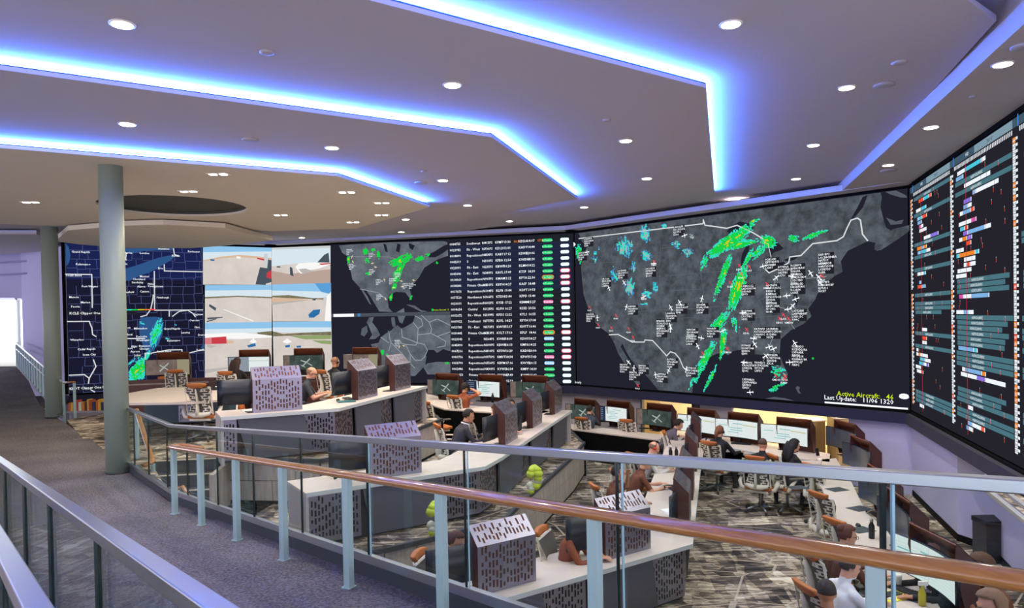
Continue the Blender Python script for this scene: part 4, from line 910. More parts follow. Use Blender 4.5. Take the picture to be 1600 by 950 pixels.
# ================================================================== GUARDS AND HANDRAILS
def s_at(px, n, py=700):
    d = ray(px, py); d2 = Vector((d.x, d.y)); t = n/d2.dot(RN); return (d2*t).dot(RD)
def rp3(s, n, h): p = RP(s, n); return Vector((p[0], p[1], RZ(s)+h))
GN = 2.31
def guard(name, label, n, s_list, cap_h, shoe=True, s_end=None, capw=.05, capt=.04):
    o0 = rp3(s_list[0], n, 0); t = thing('glass_guard', label, 'railing', o0)
    knots = sorted(set([s_list[0], s_list[-1]]+([SK] if s_list[0] < SK < s_list[-1] else [])))
    mb = MB()
    for a, b in zip(knots, knots[1:]):
        mb.bar(rp3(a, n, cap_h)-o0, rp3(b, n, cap_h)-o0, capw, capt)
    mb.build('top_rail', m_steel, t, bevel=.004)
    if shoe:
        mb = MB()
        for a, b in zip(knots, knots[1:]):
            mb.bar(rp3(a, n, .13)-o0, rp3(b, n, .13)-o0, .05, .05)
            mb.bar(rp3(a, n-.04, .165)-o0, rp3(b, n-.04, .165)-o0, .012, .012)
        mb.build('base_channel', m_steel, t)
        mb = MB()
        for a, b in zip(knots, knots[1:]): mb.bar(rp3(a, n, .05)-o0, rp3(b, n, .05)-o0, .045, .12)
        mb.build('kerb', m_kerb, t)
    for a, b in zip(s_list, s_list[1:]):
        ks = [a+.008]+([SK] if a < SK < b else [])+[b-.008]
        mb = MB()
        for u, v in zip(ks, ks[1:]):
            q = [rp3(u, n-.006, .14)-o0, rp3(v, n-.006, .14)-o0, rp3(v, n-.006, cap_h-.01)-o0, rp3(u, n-.006, cap_h-.01)-o0]
            w_ = Vector((RN.x, RN.y, 0))*.012
            mb.add(q+[p+w_ for p in q], [(0, 1, 2, 3), (7, 6, 5, 4), (0, 4, 5, 1), (1, 5, 6, 2), (2, 6, 7, 3), (3, 7, 4, 0)], m_glass)
        mb.build('glass_panel', m_glass, t)
        mb = MB(); mb.bar(rp3(b, n, .14)-o0, rp3(b, n, cap_h-.01)-o0, .013, .018); mb.build('joint_seal', m_gap, t)
        if n > 1 and s_list[-1] > b and b < 5:
            mb = MB(); mb.bar(rp3(b-.03, n, .14)-o0, rp3(b-.03, n, cap_h-.01)-o0, .008, .014); mb.build('polished_edge', m_edgehi, t)
    return t
jx = [1800, 1378, 963, 725, 573, 470, 395, 339, 292, 261, 232, 210, 192]
guard('g', 'long glass guard with brushed steel top rail right of the walkway', GN, [s_at(x, GN) for x in jx], .94)
jl = [s_at(x, .42, 850) for x in (420, 152, 79, 40, 12, -15, -40, -60)]
guard('g', 'glass guard with steel rail in the lower left corner, edging the ramp', .42, [-1.0]+jl[1:4]+[jl[3]+1.3*k for k in range(1, 5)], .94)
guard('g', 'second steel-capped glass guard at the extreme lower left edge', .165, [-.6, 1.2, 2.6, 4.0], .94, capw=.05)

# wooden handrail on painted posts
HN = 2.09
pb = [1367, 929, 690, 544, 443.5, 371, 316, 274.6]
ps = [s_at(x, HN, 850) for x in pb]
o0 = rp3(ps[0], HN, 0); t = thing('handrail', 'oak handrail on pale blue-green posts along the walkway', 'handrail', o0)
def rail_path(pts, name, parent, org, r=.032):
    mb = MB(); mb.tube([Vector(p)-org for p in pts], r, m_rail, 12, squash=(1.3, .85)); return mb.build(name, m_rail, parent)
hh = .745
pts = [rp3(-1.5, HN, hh)]+[rp3(s, HN, hh) for s in (0, 2, 4, 6, 8, ps[-1])]
e1 = rp3(ps[-1]+.12, HN, hh); e2 = rp3(ps[-1]+.17, HN+.06, hh); e3 = rp3(ps[-1]+.12, HN+.13, hh-.0); e4 = rp3(ps[-1]-.5, HN+.14, hh-.01)
rail_path(pts+[e1, e2, e3, e4], 'rail', t, o0)
for s in ps:
    mb = MB(); d = RD; A = Matrix.Rotation(math.atan2(RD.y, RD.x)+.35, 3, 'Z')
    b = rp3(s, HN, 0)-o0; h = hh-.02
    mb.box(b+Vector((0, 0, h/2+.006)), (.05, .05, h-.012), m_post, mx=A); mb.build('post', m_post, t, bevel=.004)
    mb = MB(); mb.box(b+Vector((0, 0, .016)), (.07, .07, .012), m_post, mx=A); mb.build('foot_plate', m_post, t)

# stair handrails
def stair_rail(pp, label, posts):
    o0 = Vector((pp[0].x, pp[0].y, T2)); t = thing('stair_handrail', label, 'handrail', o0)
    rail_path(pp, 'rail', t, o0, .028)
    for i, zb in posts:
        p = pp[i]; mb = MB(); mb.box((p.x-o0.x, p.y-o0.y, (p.z+zb)/2-o0.z-.01), (.045, .045, p.z-zb-.03), m_post); mb.build('post', m_post, t)
a = G(213, 640, T1+.80); b = G(239, 722, T2+.86); c = G(224, 728, T2+.84)
stair_rail([a, b, c], 'oak stair handrail descending behind the near column guard', [(0, T1), (1, T2+.2)])
a = G(270, 766, T2+.80); b = G(285, 760, T2+.80); c = G(312, 801, T2+.52)
stair_rail([a, b, c], 'short bent oak stair rail low beside the steps', [(1, T2+.01)])
a = G(97, 600, T1+.9); b = G(121, 600, T1+.9)
a = GD(99, 598, 17.6); b = GD(116, 597, 17.2)
stair_rail([a, b], 'dark stair rail on two posts beyond the far column', [(0, .01), (1, .01)])
# far ramp railing
A = GD(27, 571, 24.2); A.z = zq; B = G(97, 655, T1)
t = thing('ramp_railing', 'pale steel railing climbing to the bright doorway', 'railing', B)
AA = A-B
mb = MB(); mb.bar(AA+Vector((0, 0, .82)), Vector((0, 0, .9)), .06, .05); mb.build('top_rail', m_steel, t)
mb = MB(); mb.bar(AA*.999+Vector((0, 0, .62)), AA*.15+Vector((0, 0, .66)), .05, .04); mb.build('mid_rail', m_steel, t)
mb = MB(); mb.bar(AA+Vector((0, 0, .05)), Vector((0, 0, .05)), .05, .06); mb.build('base_channel', m_steel, t)
for k in range(14):
    p = AA*(1-k*.062); mb = MB(); mb.box(p+Vector((0, 0, .42)), (.05, .05, .82), m_post); mb.build('post', m_post, t)
for k in range(3):
    p = AA*(.01+k*.06); q = AA*(.06+k*.06-.004); mb = MB(); mb.add([p+Vector((0, 0, .08)), q+Vector((0, 0, .08)), q+Vector((0, 0, .88)), p+Vector((0, 0, .88))], [(0, 1, 2, 3)], m_glass); mb.build('glass_panel', m_glass, t)
# ================================================================== CHAIRS
m_rust = mat('rust_leather', '#b0652c', .55, bump=.2, bscale=90)
m_brown = mat('brown_laminate', '#4a2620', .5, var=.12, vscale=5)
m_brownhi = mat('brown_flap', '#6e3a22', .5, var=.12, vscale=5)
m_wht = mat('chair_white_plastic', '#ddd8cc', .4)
m_memb = mat('chair_membrane', '#5a5650', .8)
m_top = mat('pale_worktop', '#cfc4bb', .45, var=.05, vscale=3)
m_edge = mat('worktop_edge', '#c4cbcb', .35)
m_grey = mat('slate_laminate', '#5a5d68', .6)
m_white_end = mat('pale_end_panel', '#b9b5b3', .55)
m_perf = mat('perforated_steel', '#918d9c', .33, .75)
m_perfd = mat('perforated_backing', '#1b1a1e', .7)
m_perfb = mat('hood_brown_lining', '#5c3322', .6)
m_mon = mat('monitor_back', '#131823', .4)
m_chrome = mat('dull_chrome', '#8e9196', .3, .9)

def lattice_back():
    mb = MB(); rnd = random.Random(3)
    def S(u, v, off):            # u -1..1, v 0..1  back shell behind the sitter
        wd = .25-.075*sin(min(1, v*1.25)*pi)*.9+.0*v
        y = -.20-.05*sin(v*pi)*.0-.10*v**1.5+.03*sin(v*pi)+.05*u*u
        return Vector((u*wd, y-off, .50+v*.52))
    n, m = 8, 11
    vs = [S(-1+2*i/n, j/m, 0) for j in range(m+1) for i in range(n+1)]
    mem = MB(); mem.add(vs, [(j*(n+1)+i, j*(n+1)+i+1, (j+1)*(n+1)+i+1, (j+1)*(n+1)+i) for j in range(m) for i in range(n)], m_memb, True)
    def blk(u0, u1, v0, v1, off=.022, m=m_wht):
        q = [S(u0, v0, off), S(u1, v0, off), S(u1, v1, off), S(u0, v1, off)]; q2 = [S(u0, v0, .006), S(u1, v0, .006), S(u1, v1, .006), S(u0, v1, .006)]
        mb.add(q+q2, [(0, 1, 2, 3), (7, 6, 5, 4), (0, 4, 5, 1), (1, 5, 6, 2), (2, 6, 7, 3), (3, 7, 4, 0)], m)
    for s in (-1, 1):
        for j in range(11):
            v0 = .04+j*.087
            if (j+(s > 0)) % 2: blk(s*.93, s*.40, v0, v0+.026); blk(s*.93, s*.83, v0, v0+.10)
            else: blk(s*.72, s*.22 if v0 > .6 else s*.34, v0, v0+.028); blk(s*.60, s*.50, v0, v0+.10)
            if j % 3 == 0: blk(s*.40, s*.30, v0, v0+.09)
            if j % 4 == 1: blk(s*.98, s*.9, v0, v0+.15)
        blk(s*1.0, s*.93, .0, .98)
    blk(-1, 1, .95, .99)
    sp = MB()
    sp.tube([(0, -.26, .50), (0, -.272, .62), (0, -.268, .75), (0, -.30, .88), (0, -.335, .98)], [.075, .06, .045, .035, .02], m_wht, 10, squash=(1, .35))
    sp.tube([(-.2, -.20, .52), (-.08, -.25, .50), (.08, -.25, .50), (.2, -.20, .52)], [.035, .05, .05, .035], m_wht, 8)
    return mem, mb, sp
def task_chair_proto():
    t = thing('task_chair', 'x', 'chair', (0, 0, 0))
    mem, lat, sp = lattice_back()
    b = mem.build('backrest', m_memb, t); lat.build('back_lattice', m_wht, b); sp.build('spine', m_wht, b)
    mb = MB(); mb.prism([(-.17, -.34), (.17, -.34), (.19, -.26), (-.19, -.26)], 1.02, 1.05, m_rust)
    hr = MB(); vs = []
    for j, (z, y0, y1, w_) in enumerate(((1.0, -.325, -.285, .11), (1.035, -.345, -.285, .16), (1.08, -.362, -.30, .18), (1.09, -.355, -.31, .175))):
        for i in range(7):
            u = -1+i/3; vs.append((u*w_, y1-.0+.03*u*u, z-.012*u*u))
        for i in range(7):
            u = 1-i/3; vs.append((u*w_, y0+.03*u*u, z-.012*u*u))
    fs = [(j*14+i, j*14+(i+1) % 14, (j+1)*14+(i+1) % 14, (j+1)*14+i) for j in range(3) for i in range(14)]+[tuple(range(14))[::-1], tuple(range(42, 56))]
    hr.add(vs, fs, m_rust, True); hr.build('headrest', m_rust, t)
    mb = MB(); mb.prism([(-.24, -.2), (.24, -.2), (.25, .1), (.2, .26), (-.2, .26), (-.25, .1)], .43, .49, m_rust); mb.build('seat', m_rust, t, bevel=.02)
    mb = MB(); mb.prism([(-.2, -.2), (.2, -.2), (.18, .2), (-.18, .2)], .385, .428, m_wht); mb.build('seat_pan', m_wht, t, bevel=.01)
    for s in (-1, 1):
        mb = MB(); mb.tube([(s*.2, -.12, .42), (s*.31, -.15, .46), (s*.345, -.12, .56), (s*.335, -.02, .66)], [.02, .028, .028, .02], m_wht, 8, squash=(1, 1.4))
        a = mb.build('armrest', m_wht, t); mb = MB(); mb.prism([(s*.335-.045, -.14), (s*.335+.045, -.14), (s*.335+.04, .14), (s*.335-.04, .14)], .66, .69, m_memb); mb.build('arm_pad', m_memb, a, bevel=.01)
    mb = MB(); mb.tube([(0, 0, .09), (0, 0, .385)], [.03, .022], m_chrome, 12); mb.build('gas_lift', m_chrome, t)
    mb = MB()
    for k in range(5):
        a = 2*pi*k/5+.3; mb.tube([(0, 0, .10), (.15*cos(a), .15*sin(a), .10), (.31*cos(a), .31*sin(a), .07)], [.035, .025, .016], m_chrome, 8)
    mb.build('star_base', m_chrome, t)
    for k in range(5):
        a = 2*pi*k/5+.3; c = MB(); c.tube([(.31*cos(a)-.02*sin(a), .31*sin(a)+.02*cos(a), .03), (.31*cos(a)+.02*sin(a), .31*sin(a)-.02*cos(a), .03)], .03, m_dark, 10); c.build('caster', m_dark, t)
    return t
def guest_chair_proto():
    t = thing('guest_chair', 'x', 'chair', (0, 0, 0))
    mb = MB(); vs = []
    for off in (0, .025):
        for j in range(6):
            v = j/5
            for i in range(7):
                u = -1+i/3; vs.append((u*(.19+.05*v), -.2-.08*v-off+.06*u*u, .5+.38*v))
    fs = [(j*7+i, j*7+i+1, (j+1)*7+i+1, (j+1)*7+i) for j in range(5) for i in range(6)]; fs += [tuple(42+k for k in f)[::-1] for f in fs]
    fs += [(i, 42+i, 43+i, i+1) for i in range(6)]+[(35+i, 36+i, 78+i, 77+i) for i in range(6)]+[(j*7, (j+1)*7, 42+(j+1)*7, 42+j*7) for j in range(5)]+[(j*7+6, 42+j*7+6, 42+(j+1)*7+6, (j+1)*7+6) for j in range(5)]
    mb.add(vs, fs, m_rust, True); mb.build('backrest', m_rust, t)
    mb = MB(); mb.prism([(-.24, -.22), (.24, -.22), (.22, .24), (-.22, .24)], .43, .48, m_rust); mb.build('seat', m_rust, t, bevel=.015)
    for s in (-1, 1):
        mb = MB(); mb.tube([(s*.22, -.3, .74), (s*.27, -.2, .70), (s*.28, .05, .68), (s*.27, .2, .6), (s*.24, .26, .02)], .014, m_wht, 8); mb.tube([(s*.27, -.2, .70), (s*.25, -.27, .02)], .014, m_wht, 8); mb.build('side_frame', m_wht, t)
    mb = MB(); mb.tube([(-.24, 0, .42), (.24, 0, .42)], .012, m_wht, 8); mb.build('cross_bar', m_wht, t)
    return t
CH = task_chair_proto(); GC = guest_chair_proto(); _used = set()
def chair(x, y, z, rz, label, group=None, kind='task'):
    pr = CH if kind == 'task' else GC
    if pr.name not in _used:
        _used.add(pr.name); pr['_first'] = 1; o = pr; o.location = (x, y, z); o.rotation_euler = (0, 0, rz); o['label'] = label
        if group: o['group'] = group
        copy_tree.__defaults__[-1].clear()
        return o
    return copy_tree(pr, (x, y, z), rz, label, group)
def chair_px(px, py, zf, h, rz, label, group=None, kind='task'):
    """headrest top (h above the floor) seen at px,py"""
    ht = 1.10 if kind == 'task' else .88; back = -.33 if kind == 'task' else -.28
    p = G(px, py, zf+ht); v = Matrix.Rotation(rz, 3, 'Z')@Vector((0, back, 0)); return chair(p.x-v.x, p.y-v.y, zf, rz, label, group, kind)

# ================================================================== PERFORATED PANELS, HOODS, MONITORS
def perf_mesh(mb, O, U, V, W, H, m, seed, thick=.004, skew=0.0, density=.6):
    """steel sheet with true slots; O corner, U and V unit directions"""
    r = random.Random(seed); cw, gw = .024, .022; ch, gh = .050, .016
    nc = max(2, int((W-.04)/(cw+gw))); nr = max(2, int((H-.05)/(ch+gh)*1.0))
    N = U.cross(V).normalized()
    ux = [0.0]; x = (W-nc*(cw+gw)+gw)/2
    for c in range(nc): ux += [x, x+cw]; x += cw+gw
    ux.append(W)
    def pt(u, v): return O+U*(u+skew*v)+V*v
    # per-column irregular slots: solid strips between columns, pieces inside columns
    for i in range(0, len(ux)-1, 2): mb.add([pt(ux[i], 0), pt(ux[i+1], 0), pt(ux[i+1], H), pt(ux[i], H)], [(0, 1, 2, 3)], m)
    for c in range(nc):
        a, b = ux[1+2*c], ux[2+2*c]; v = 0; nxt = r.uniform(.03, .08)
        while True:
            if nxt > H-.07: mb.add([pt(a, v), pt(b, v), pt(b, H), pt(a, H)], [(0, 1, 2, 3)], m); break
            mb.add([pt(a, v), pt(b, v), pt(b, nxt), pt(a, nxt)], [(0, 1, 2, 3)], m)
            hl = r.choice((.045, .06, .08)); v = nxt+hl; nxt = v+r.choice((.02, .03, .05, .08) if density > .5 else (.03, .08, .16))
def hood_proto(seed, label='x'):
    """folded screen hood: +Y is towards the user's view direction (its back), user at -Y"""
    t = thing('monitor_hood', label, 'monitor hood', (0, 0, 0)); W, H = .76, .52
    X, Z, Y = Vector((1, 0, 0)), Vector((0, 0, 1)), Vector((0, 1, 0))
    mb = MB(); perf_mesh(mb, Vector((W/2, 0, .0)), -X, Z, W, H, m_perf, seed); mb.build('perforated_back', m_perf, t)
    fl = (Z*.20-Y*.20).normalized(); 
    mb = MB(); perf_mesh(mb, Vector((W/2, 0, H)), -X, fl, W, .27, m_perf, seed+1); mb.build('perforated_flap', m_perf, t)
    mb = MB(); mb.box((0, -.016, H/2), (W-.004, .012, H), m_perfb); mb.add([Vector((s*(W/2-.002), -.010-o_, H-.005-o_))+fl*k for s, k, o_ in ((-1, 0, 0), (1, 0, 0), (1, .27, 0), (-1, .27, 0), (-1, 0, .01), (1, 0, .01), (1, .27, .01), (-1, .27, .01))], [(0, 1, 2, 3), (7, 6, 5, 4), (0, 4, 5, 1), (2, 6, 7, 3), (1, 5, 6, 2), (0, 3, 7, 4)], m_brownhi)
    mb.build('brown_lining', m_perfb, t)
    for s in (-1, 1):
        mb = MB(); p = [Vector((s*W/2, y, z)) for y, z in ((-.004, 0), (-.004, H), (-.20, H+.19), (-.22, H-.05), (-.10, 0))]; q = [v+Vector((-s*.008, 0, 0)) for v in p]
        mb.add(p+q, [tuple(range(5)), tuple(range(9, 4, -1))]+[(i, (i+1) % 5, 5+(i+1) % 5, 5+i) for i in range(5)], m_brown)
        mb.build('side_cheek', m_brown, t)
    return t
e_jet = emis('wallpaper_jet', '#b9c4bf', .75); e_wall = emis_noise('wallpaper_terrain', '#2c3b3a', '#5b6a62', 4, .8, 6, .3, .75); e_wallb = emis_noise('wallpaper_warm', '#6b5a55', '#9b8a80', 5, .7, 6, .3, .75)
e_app = emis('screen_app_white', '#e6efee', .95); e_appd = emis('screen_app_navy', '#2a3556', .8); e_appt = emis('screen_app_teal', '#7fc4c4', .9); e_appg = emis('screen_app_grey', '#9aa6b2', .8); e_appy = emis('screen_app_yellow', '#c8c35a', .8)
e_dim = mat('screen_off', '#3f4650', .25)
def monitor_proto(kind, wd=1.08, ht=.40):
    """curved wide monitor, picture towards -Y, base on z=0"""
    t = thing('monitor', 'x', 'monitor', (0, 0, 0)); Rr = 1.9; n = 12; z0 = .13
    def P(u, v, off=0): a = (u-.5)*wd/Rr; return Vector(((Rr+off)*sin(a), (Rr+off)*cos(a)-Rr, z0+v*ht))
    mb = MB(); A_ = []; 
    for off in (0, .035):
        A_ += [P(i/n, v, off) for v in (0, 1) for i in range(n+1)]
    k = n+1
    fs = [(i, i+1, k+i+1, k+i) for i in range(n)]+[(2*k+i+1, 2*k+i, 3*k+i, 3*k+i+1) for i in range(n)]+[(i+1, i, 2*k+i, 2*k+i+1) for i in range(n)]+[(k+i, k+i+1, 3*k+i+1, 3*k+i) for i in range(n)]+[(0, k, 3*k, 2*k), (n, 2*k+n, 3*k+n, k+n)]
    mb.add(A_, fs, m_mon, True); mb.build('housing', m_mon, t)
    # y+ is outward from the user, centre of curvature on the user's side
    mb = MB()
    def S(u, v, l): return P(.015+u*.97, .03+v*.94, -.004-.0012*l)
    def patch(u0, u1, v0, v1, m, l):
        q = max(1, round((u1-u0)*n)); vs = [S(u0+(u1-u0)*i/q, v, l) for v in (v0, v1) for i in range(q+1)]
        mb.add(vs, [(i, i+1, q+2+i, q+1+i) for i in range(q)], m)
    r = random.Random(hash(kind) % 7 if False else len(kind))
    if kind == 'jet':
        patch(0, 1, 0, 1, e_wall, 0); patch(0, .14, 0, 1, e_wallb, 1)
        cx, cz = .55, .5
        for pl in ([(-.11, -.24), (-.085, -.30), (.115, .24), (.09, .29)], [(-.14, .12), (-.13, .19), (.02, .06), (.0, -.03)], [(.02, .02), (.03, -.05), (.15, -.26), (.16, -.18)], [(-.125, -.2), (-.15, -.12), (-.09, -.2), (-.10, -.24)], [(-.09, -.22), (-.03, -.36), (-.02, -.32), (-.07, -.18)]):
            mb.add([S(cx+a, cz+b, 2) for a, b in pl], [(0, 1, 2, 3)], e_jet)
    elif kind == 'warm':
        patch(0, .7, 0, 1, e_wallb, 0); patch(.7, 1, 0, 1, emis('wallpaper_sand', '#a49c80', .8), 0); 
        mb.add([S(.4+a, .5+b, 2) for a, b in [(-.11, -.24), (-.085, -.30), (.115, .24), (.09, .29)]], [(0, 1, 2, 3)], e_jet)
        mb.add([S(.4+a, .5+b, 2) for a, b in [(-.1, .12), (-.09, .19), (.12, -.2), (.1, -.24)]], [(0, 1, 2, 3)], e_jet)
    elif kind == 'app':
        patch(0, .27, 0, 1, e_appd, 0); patch(.27, 1, 0, 1, e_app, 0)
        for i in range(7): patch(.03, .2, .08+i*.13, .12+i*.13, e_appg, 1)
        for i in range(6):
            a = r.uniform(.3, .5); patch(a, a+r.uniform(.15, .4), .2+i*.12, .235+i*.12, e_appt, 1)
        for i in range(8): patch(.31, .95, .12+i*.1, .124+i*.1, e_appg, 1)
    elif kind == 'sheet':
        patch(0, 1, 0, 1, e_app, 0)
        for i in range(9): patch(.03, .97, .1+i*.09, .104+i*.09, e_appg, 1)
        for i in range(5):
            a = r.uniform(.05, .4); patch(a, a+r.uniform(.1, .3), .25+i*.13, .29+i*.13, e_appt, 2)
        patch(.62, .97, .72, .76, e_appy, 3); patch(.5, .503, 0, 1, e_appg, 3)
    elif kind == 'split':
        patch(0, .48, 0, 1, e_appg, 0); patch(.48, 1, 0, 1, e_app, 0); patch(.48, 1, .72, .74, e_appg, 1)
    else: patch(0, 1, 0, 1, e_dim, 0)
    mb.build('picture', None, t)
    mb = MB(); mb.box((0, .06, .14), (.07, .03, .28), m_dark); mb.build('stand', m_dark, t)
    mb = MB(); mb.prism([(-.14, -.06), (.14, -.06), (.11, .12), (-.11, .12)], .0, .014, m_dark); mb.build('foot', m_dark, t, bevel=.004)
    return t
_mp = {}; _hp = [hood_proto(11)]
def monitor(kind, x, y, z, rz, label):
    if kind not in _mp: _mp[kind] = monitor_proto(kind); o = _mp[kind]; o.location = (x, y, z); o.rotation_euler.z = rz; o['label'] = label; o['group'] = 'wide curved monitors'; return o
    return copy_tree(_mp[kind], (x, y, z), rz, label, 'wide curved monitors')
def hood(x, y, z, rz, label):
    if 'h' not in _used: _used.add('h'); o = _hp[0]; o.location = (x, y, z); o.rotation_euler.z = rz; o['label'] = label; o['group'] = 'folded monitor hoods'; return o
    return copy_tree(_hp[0], (x, y, z), rz, label, 'folded monitor hoods')
def station(p, rz, z, kind, lh, lm, shift=-.34, mdy=-.17, mshift=0.0):
    """hood at p with the monitor on the user's side, slid sideways"""
    A = Matrix.Rotation(rz, 2); 
    hood(p[0], p[1], z, rz, lh)
    q = A@Vector((shift, mdy)); monitor(kind, p[0]+q.x, p[1]+q.y, z, rz, lm)

# ================================================================== CONSOLE DESKS
def poly_inset(pts, d):
    """open polyline moved sideways by d (to the left of travel)"""
    P = [Vector(p[:2]) for p in pts]; out = []
    for i, p in enumerate(P):
        ns = []
        for a, b in ((max(i-1, 0), max(i-1, 0)+1), (min(i, len(P)-2), min(i, len(P)-2)+1)):
            v = (P[b]-P[a]).normalized(); ns.append(Vector((-v.y, v.x)))
        n = ns[0]+ns[1]; n = n/n.length/ max(.4, (n/n.length).dot(ns[0])); out.append(p+n*d)
    return out
def console(edge, zf, label, depth=.85, side=1, layout=None, h=.75, seed=1, ends=(True, True), inner=None):
    """edge: outer front edge of the worktop (plan points); users sit on the left of travel when side=1"""
    E = [Vector(p[:2]) for p in edge]; I = inner or poly_inset(E, depth*side); o0 = Vector((E[0].x, E[0].y, zf))
    t = thing('console_desk', label, 'desk', o0); L = lambda p: (p[0]-o0.x, p[1]-o0.y)
    mb = MB(); mb.prism([L(p) for p in E]+[L(p) for p in I[::-1]], h-.035, h, m_top); mb.build('worktop', m_top, t)
    mb = MB()
    J = poly_inset(E, -.012*side)
    for i in range(len(E)-1): mb.prism([L(E[i]), L(E[i+1]), L(J[i+1]), L(J[i])], h-.05, h+.004, m_edge)
    mb.build('edge_trim', m_edge, t)
    B = poly_inset(E, .10*side)
    for i in range(len(E)-1):
        a, b = B[i], B[i+1]; ln = (b-a).length; d = (b-a).normalized(); n = Vector((d.y, -d.x))*side
        lay = (layout[i] if layout and i < len(layout) and layout[i] else None)
        if lay is None:
            lay = []; x = 0; k = 0
            while x < ln-.01:
                w_ = (.55 if k % 2 == 0 else .95); w_ = min(w_, ln-x); lay.append(('p' if k % 2 == 0 else 's', w_)); x += w_; k += 1
        tot = sum(w for _, w in lay); x = 0
        mb = MB(); mb.prism([L(a-n*.04), L(b-n*.04), L(b-n*.06), L(a-n*.06)], .02, h-.04, m_perfd); mb.build('inner_panel', m_perfd, t)
        for j, (kd, w_) in enumerate(lay):
            w_ = w_/tot*ln; p = a+d*x
            if kd == 'p':
                mb = MB(); O = Vector((*L(p+d*w_), .06)) if side == 1 else Vector((*L(p+d*w_), .06)); U = -Vector((d.x, d.y, 0)); perf_mesh(mb, O, U, Vector((0, 0, 1)), w_, h-.12, m_perf, seed*7+j+i*3, density=1)
                mb.build('perforated_panel', m_perf, t)
            else:
                mb = MB(); D3 = Vector((d.x, d.y, 0)); N3 = Vector((n.x, n.y, 0)); O = Vector((*L(p), 0))
                q = [O+D3*(.0)+N3*.07+Vector((0, 0, h-.05)), O+D3*w_+N3*.07+Vector((0, 0, h-.05)), O+D3*(w_+.16)+N3*.0+Vector((0, 0, .05)), O+D3*(.16)+N3*.0+Vector((0, 0, .05))]
                q2 = [v-N3*.03 for v in q]
                mb.add(q+q2, [(0, 1, 2, 3), (7, 6, 5, 4), (0, 4, 5, 1), (1, 5, 6, 2), (2, 6, 7, 3), (3, 7, 4, 0)], m_grey); mb.build('slanted_panel', m_grey, t)
            x += w_
    for k, (e, i_) in enumerate(((E[0], I[0]), (E[-1], I[-1]))):
        if ends[k]:
            v = (i_-e).normalized(); a = e+v*.02; b = i_-v*.04; m_ = Vector((-v.y, v.x))*.04*(1 if k else -1)*side
            mb = MB(); mb.prism([L(a), L(b), L(b-m_*-1), L(a-m_*-1)], .0, h-.036, m_white_end); mb.build('end_panel', m_white_end, t)
    return t, E, I
def on_edge(E, i, f, inset, side=1, z=0):
    """a place a fraction f along edge i, inset from it; returns (x,y) and the outward heading"""
    a, b = E[i], E[i+1]; d = (b-a).normalized(); n = Vector((-d.y, d.x))*side; p = a+(b-a)*f+n*inset; out = -n
    return (p.x, p.y), math.atan2(-out.x, out.y)
def px_on_edge(E, i, px, inset, z, side=1):
    """fraction-free: station on edge i whose foot lies on the sight line of px"""
    a, b = E[i], E[i+1]; d = (b-a).normalized(); n = Vector((-d.y, d.x))*side; a2 = a+n*inset
    r_ = ray(px, 700); r2 = Vector((r_.x, r_.y)); den = r2.x*d.y-r2.y*d.x
    t = (a2.x*d.y-a2.y*d.x)/den; p = r2*t; out = -n; return (p.x, p.y), math.atan2(-out.x, out.y)

# ---- upper tier, front row
zt_ = T1+.75
E1 = [G2(*p, zt_) for p in ((345, 652), (529, 638), (667, 603))]
_, E1, I1 = console(E1, T1, 'pale-topped console desk across the front of the top tier', side=1, layout=[[('p', .35), ('s', 1.5), ('p', .75)], [('p', .5), ('s', .8), ('p', .5), ('s', .8), ('p', .5)]], seed=2, ends=(True, True))
def st(E, i, px, kind, lh, lm, z, inset=.22, side=1, shift=.34):
    p, a = px_on_edge(E, i, px, inset, z, side); station(p, a, z, kind, lh, lm, shift=shift)
    return p, a
st(E1, 0, 436, 'off', 'perforated hood facing the railing on the top tier desk', 'dark-backed monitor left of the top tier front hood', zt_)
st(E1, 1, 577, 'off', 'perforated hood beside the bald man in grey on the top tier', 'dark-backed monitor in front of the bald man in grey', zt_)
st(E1, 1, 632, 'off', 'perforated hood at the far right end of the top tier desk', 'dark-backed monitor before the rightmost top tier hood', zt_)
# ---- upper tier, back row
Eb = [G2(*p, zt_) for p in ((560, 588), (345, 590.5), (196, 596))]
tb, Ebv, Ib = console(Eb, T1, 'long pale desk below the video wall on the top tier', depth=-.95, side=-1, seed=4, layout=[[('s', 2)], [('s', 2)]], ends=(False, True))
tb2 = kids(tb)
for o in list(tb2):
    if o.name.split('.')[0] in ('slanted_panel', 'inner_panel', 'perforated_panel'): bpy.data.objects.remove(o)
mb = MB(); o0 = Vector((tb.location.x, tb.location.y, 0))
for a, b in zip(Ib, Ib[1:]):
    mb.prism([(a.x-o0.x, a.y-o0.y), (b.x-o0.x, b.y-o0.y), (b.x-o0.x, b.y-o0.y+.04), (a.x-o0.x, a.y-o0.y+.04)], .0, .84, m_brown)
mb.build('rear_panel', m_brown, tb)
def back_station(px, zt, pytop, kind, lh, lm, rz, shift=-.12, dy=-.17, hl=True, ysh=0.0):
    """monitor whose top edge centre is seen at px,pytop"""
    p = G(px, pytop, zt+.53); monitor(kind, p.x, p.y+ysh, zt, rz, lm)
    if hl: q = Matrix.Rotation(rz, 2)@Vector((-shift, -dy)); hood(p.x+q.x, p.y+q.y+ysh, zt, rz, lh)
Ezt = zt_
def bs(px, zt, y, kind, lh, lm, rz, shift=-.12):
    """y = chosen distance of the monitor plane"""
    d = ray(px, 600); x = d.x/d.y*y
    monitor(kind, x, y, zt, rz, lm); q = Matrix.Rotation(rz, 2)@Vector((-shift, .17)); hood(x+q.x, y+q.y, zt, rz, lh)
bs(264, zt_, 18.0, 'warm', 'brown hood behind the monitor below the navy radar map', 'monitor with a warm jet wallpaper below the navy radar map', .15)
bs(391, zt_, 18.6, 'split', 'brown hood behind the long-haired woman\'s monitor', 'pale split-picture monitor before the long-haired woman', .05)
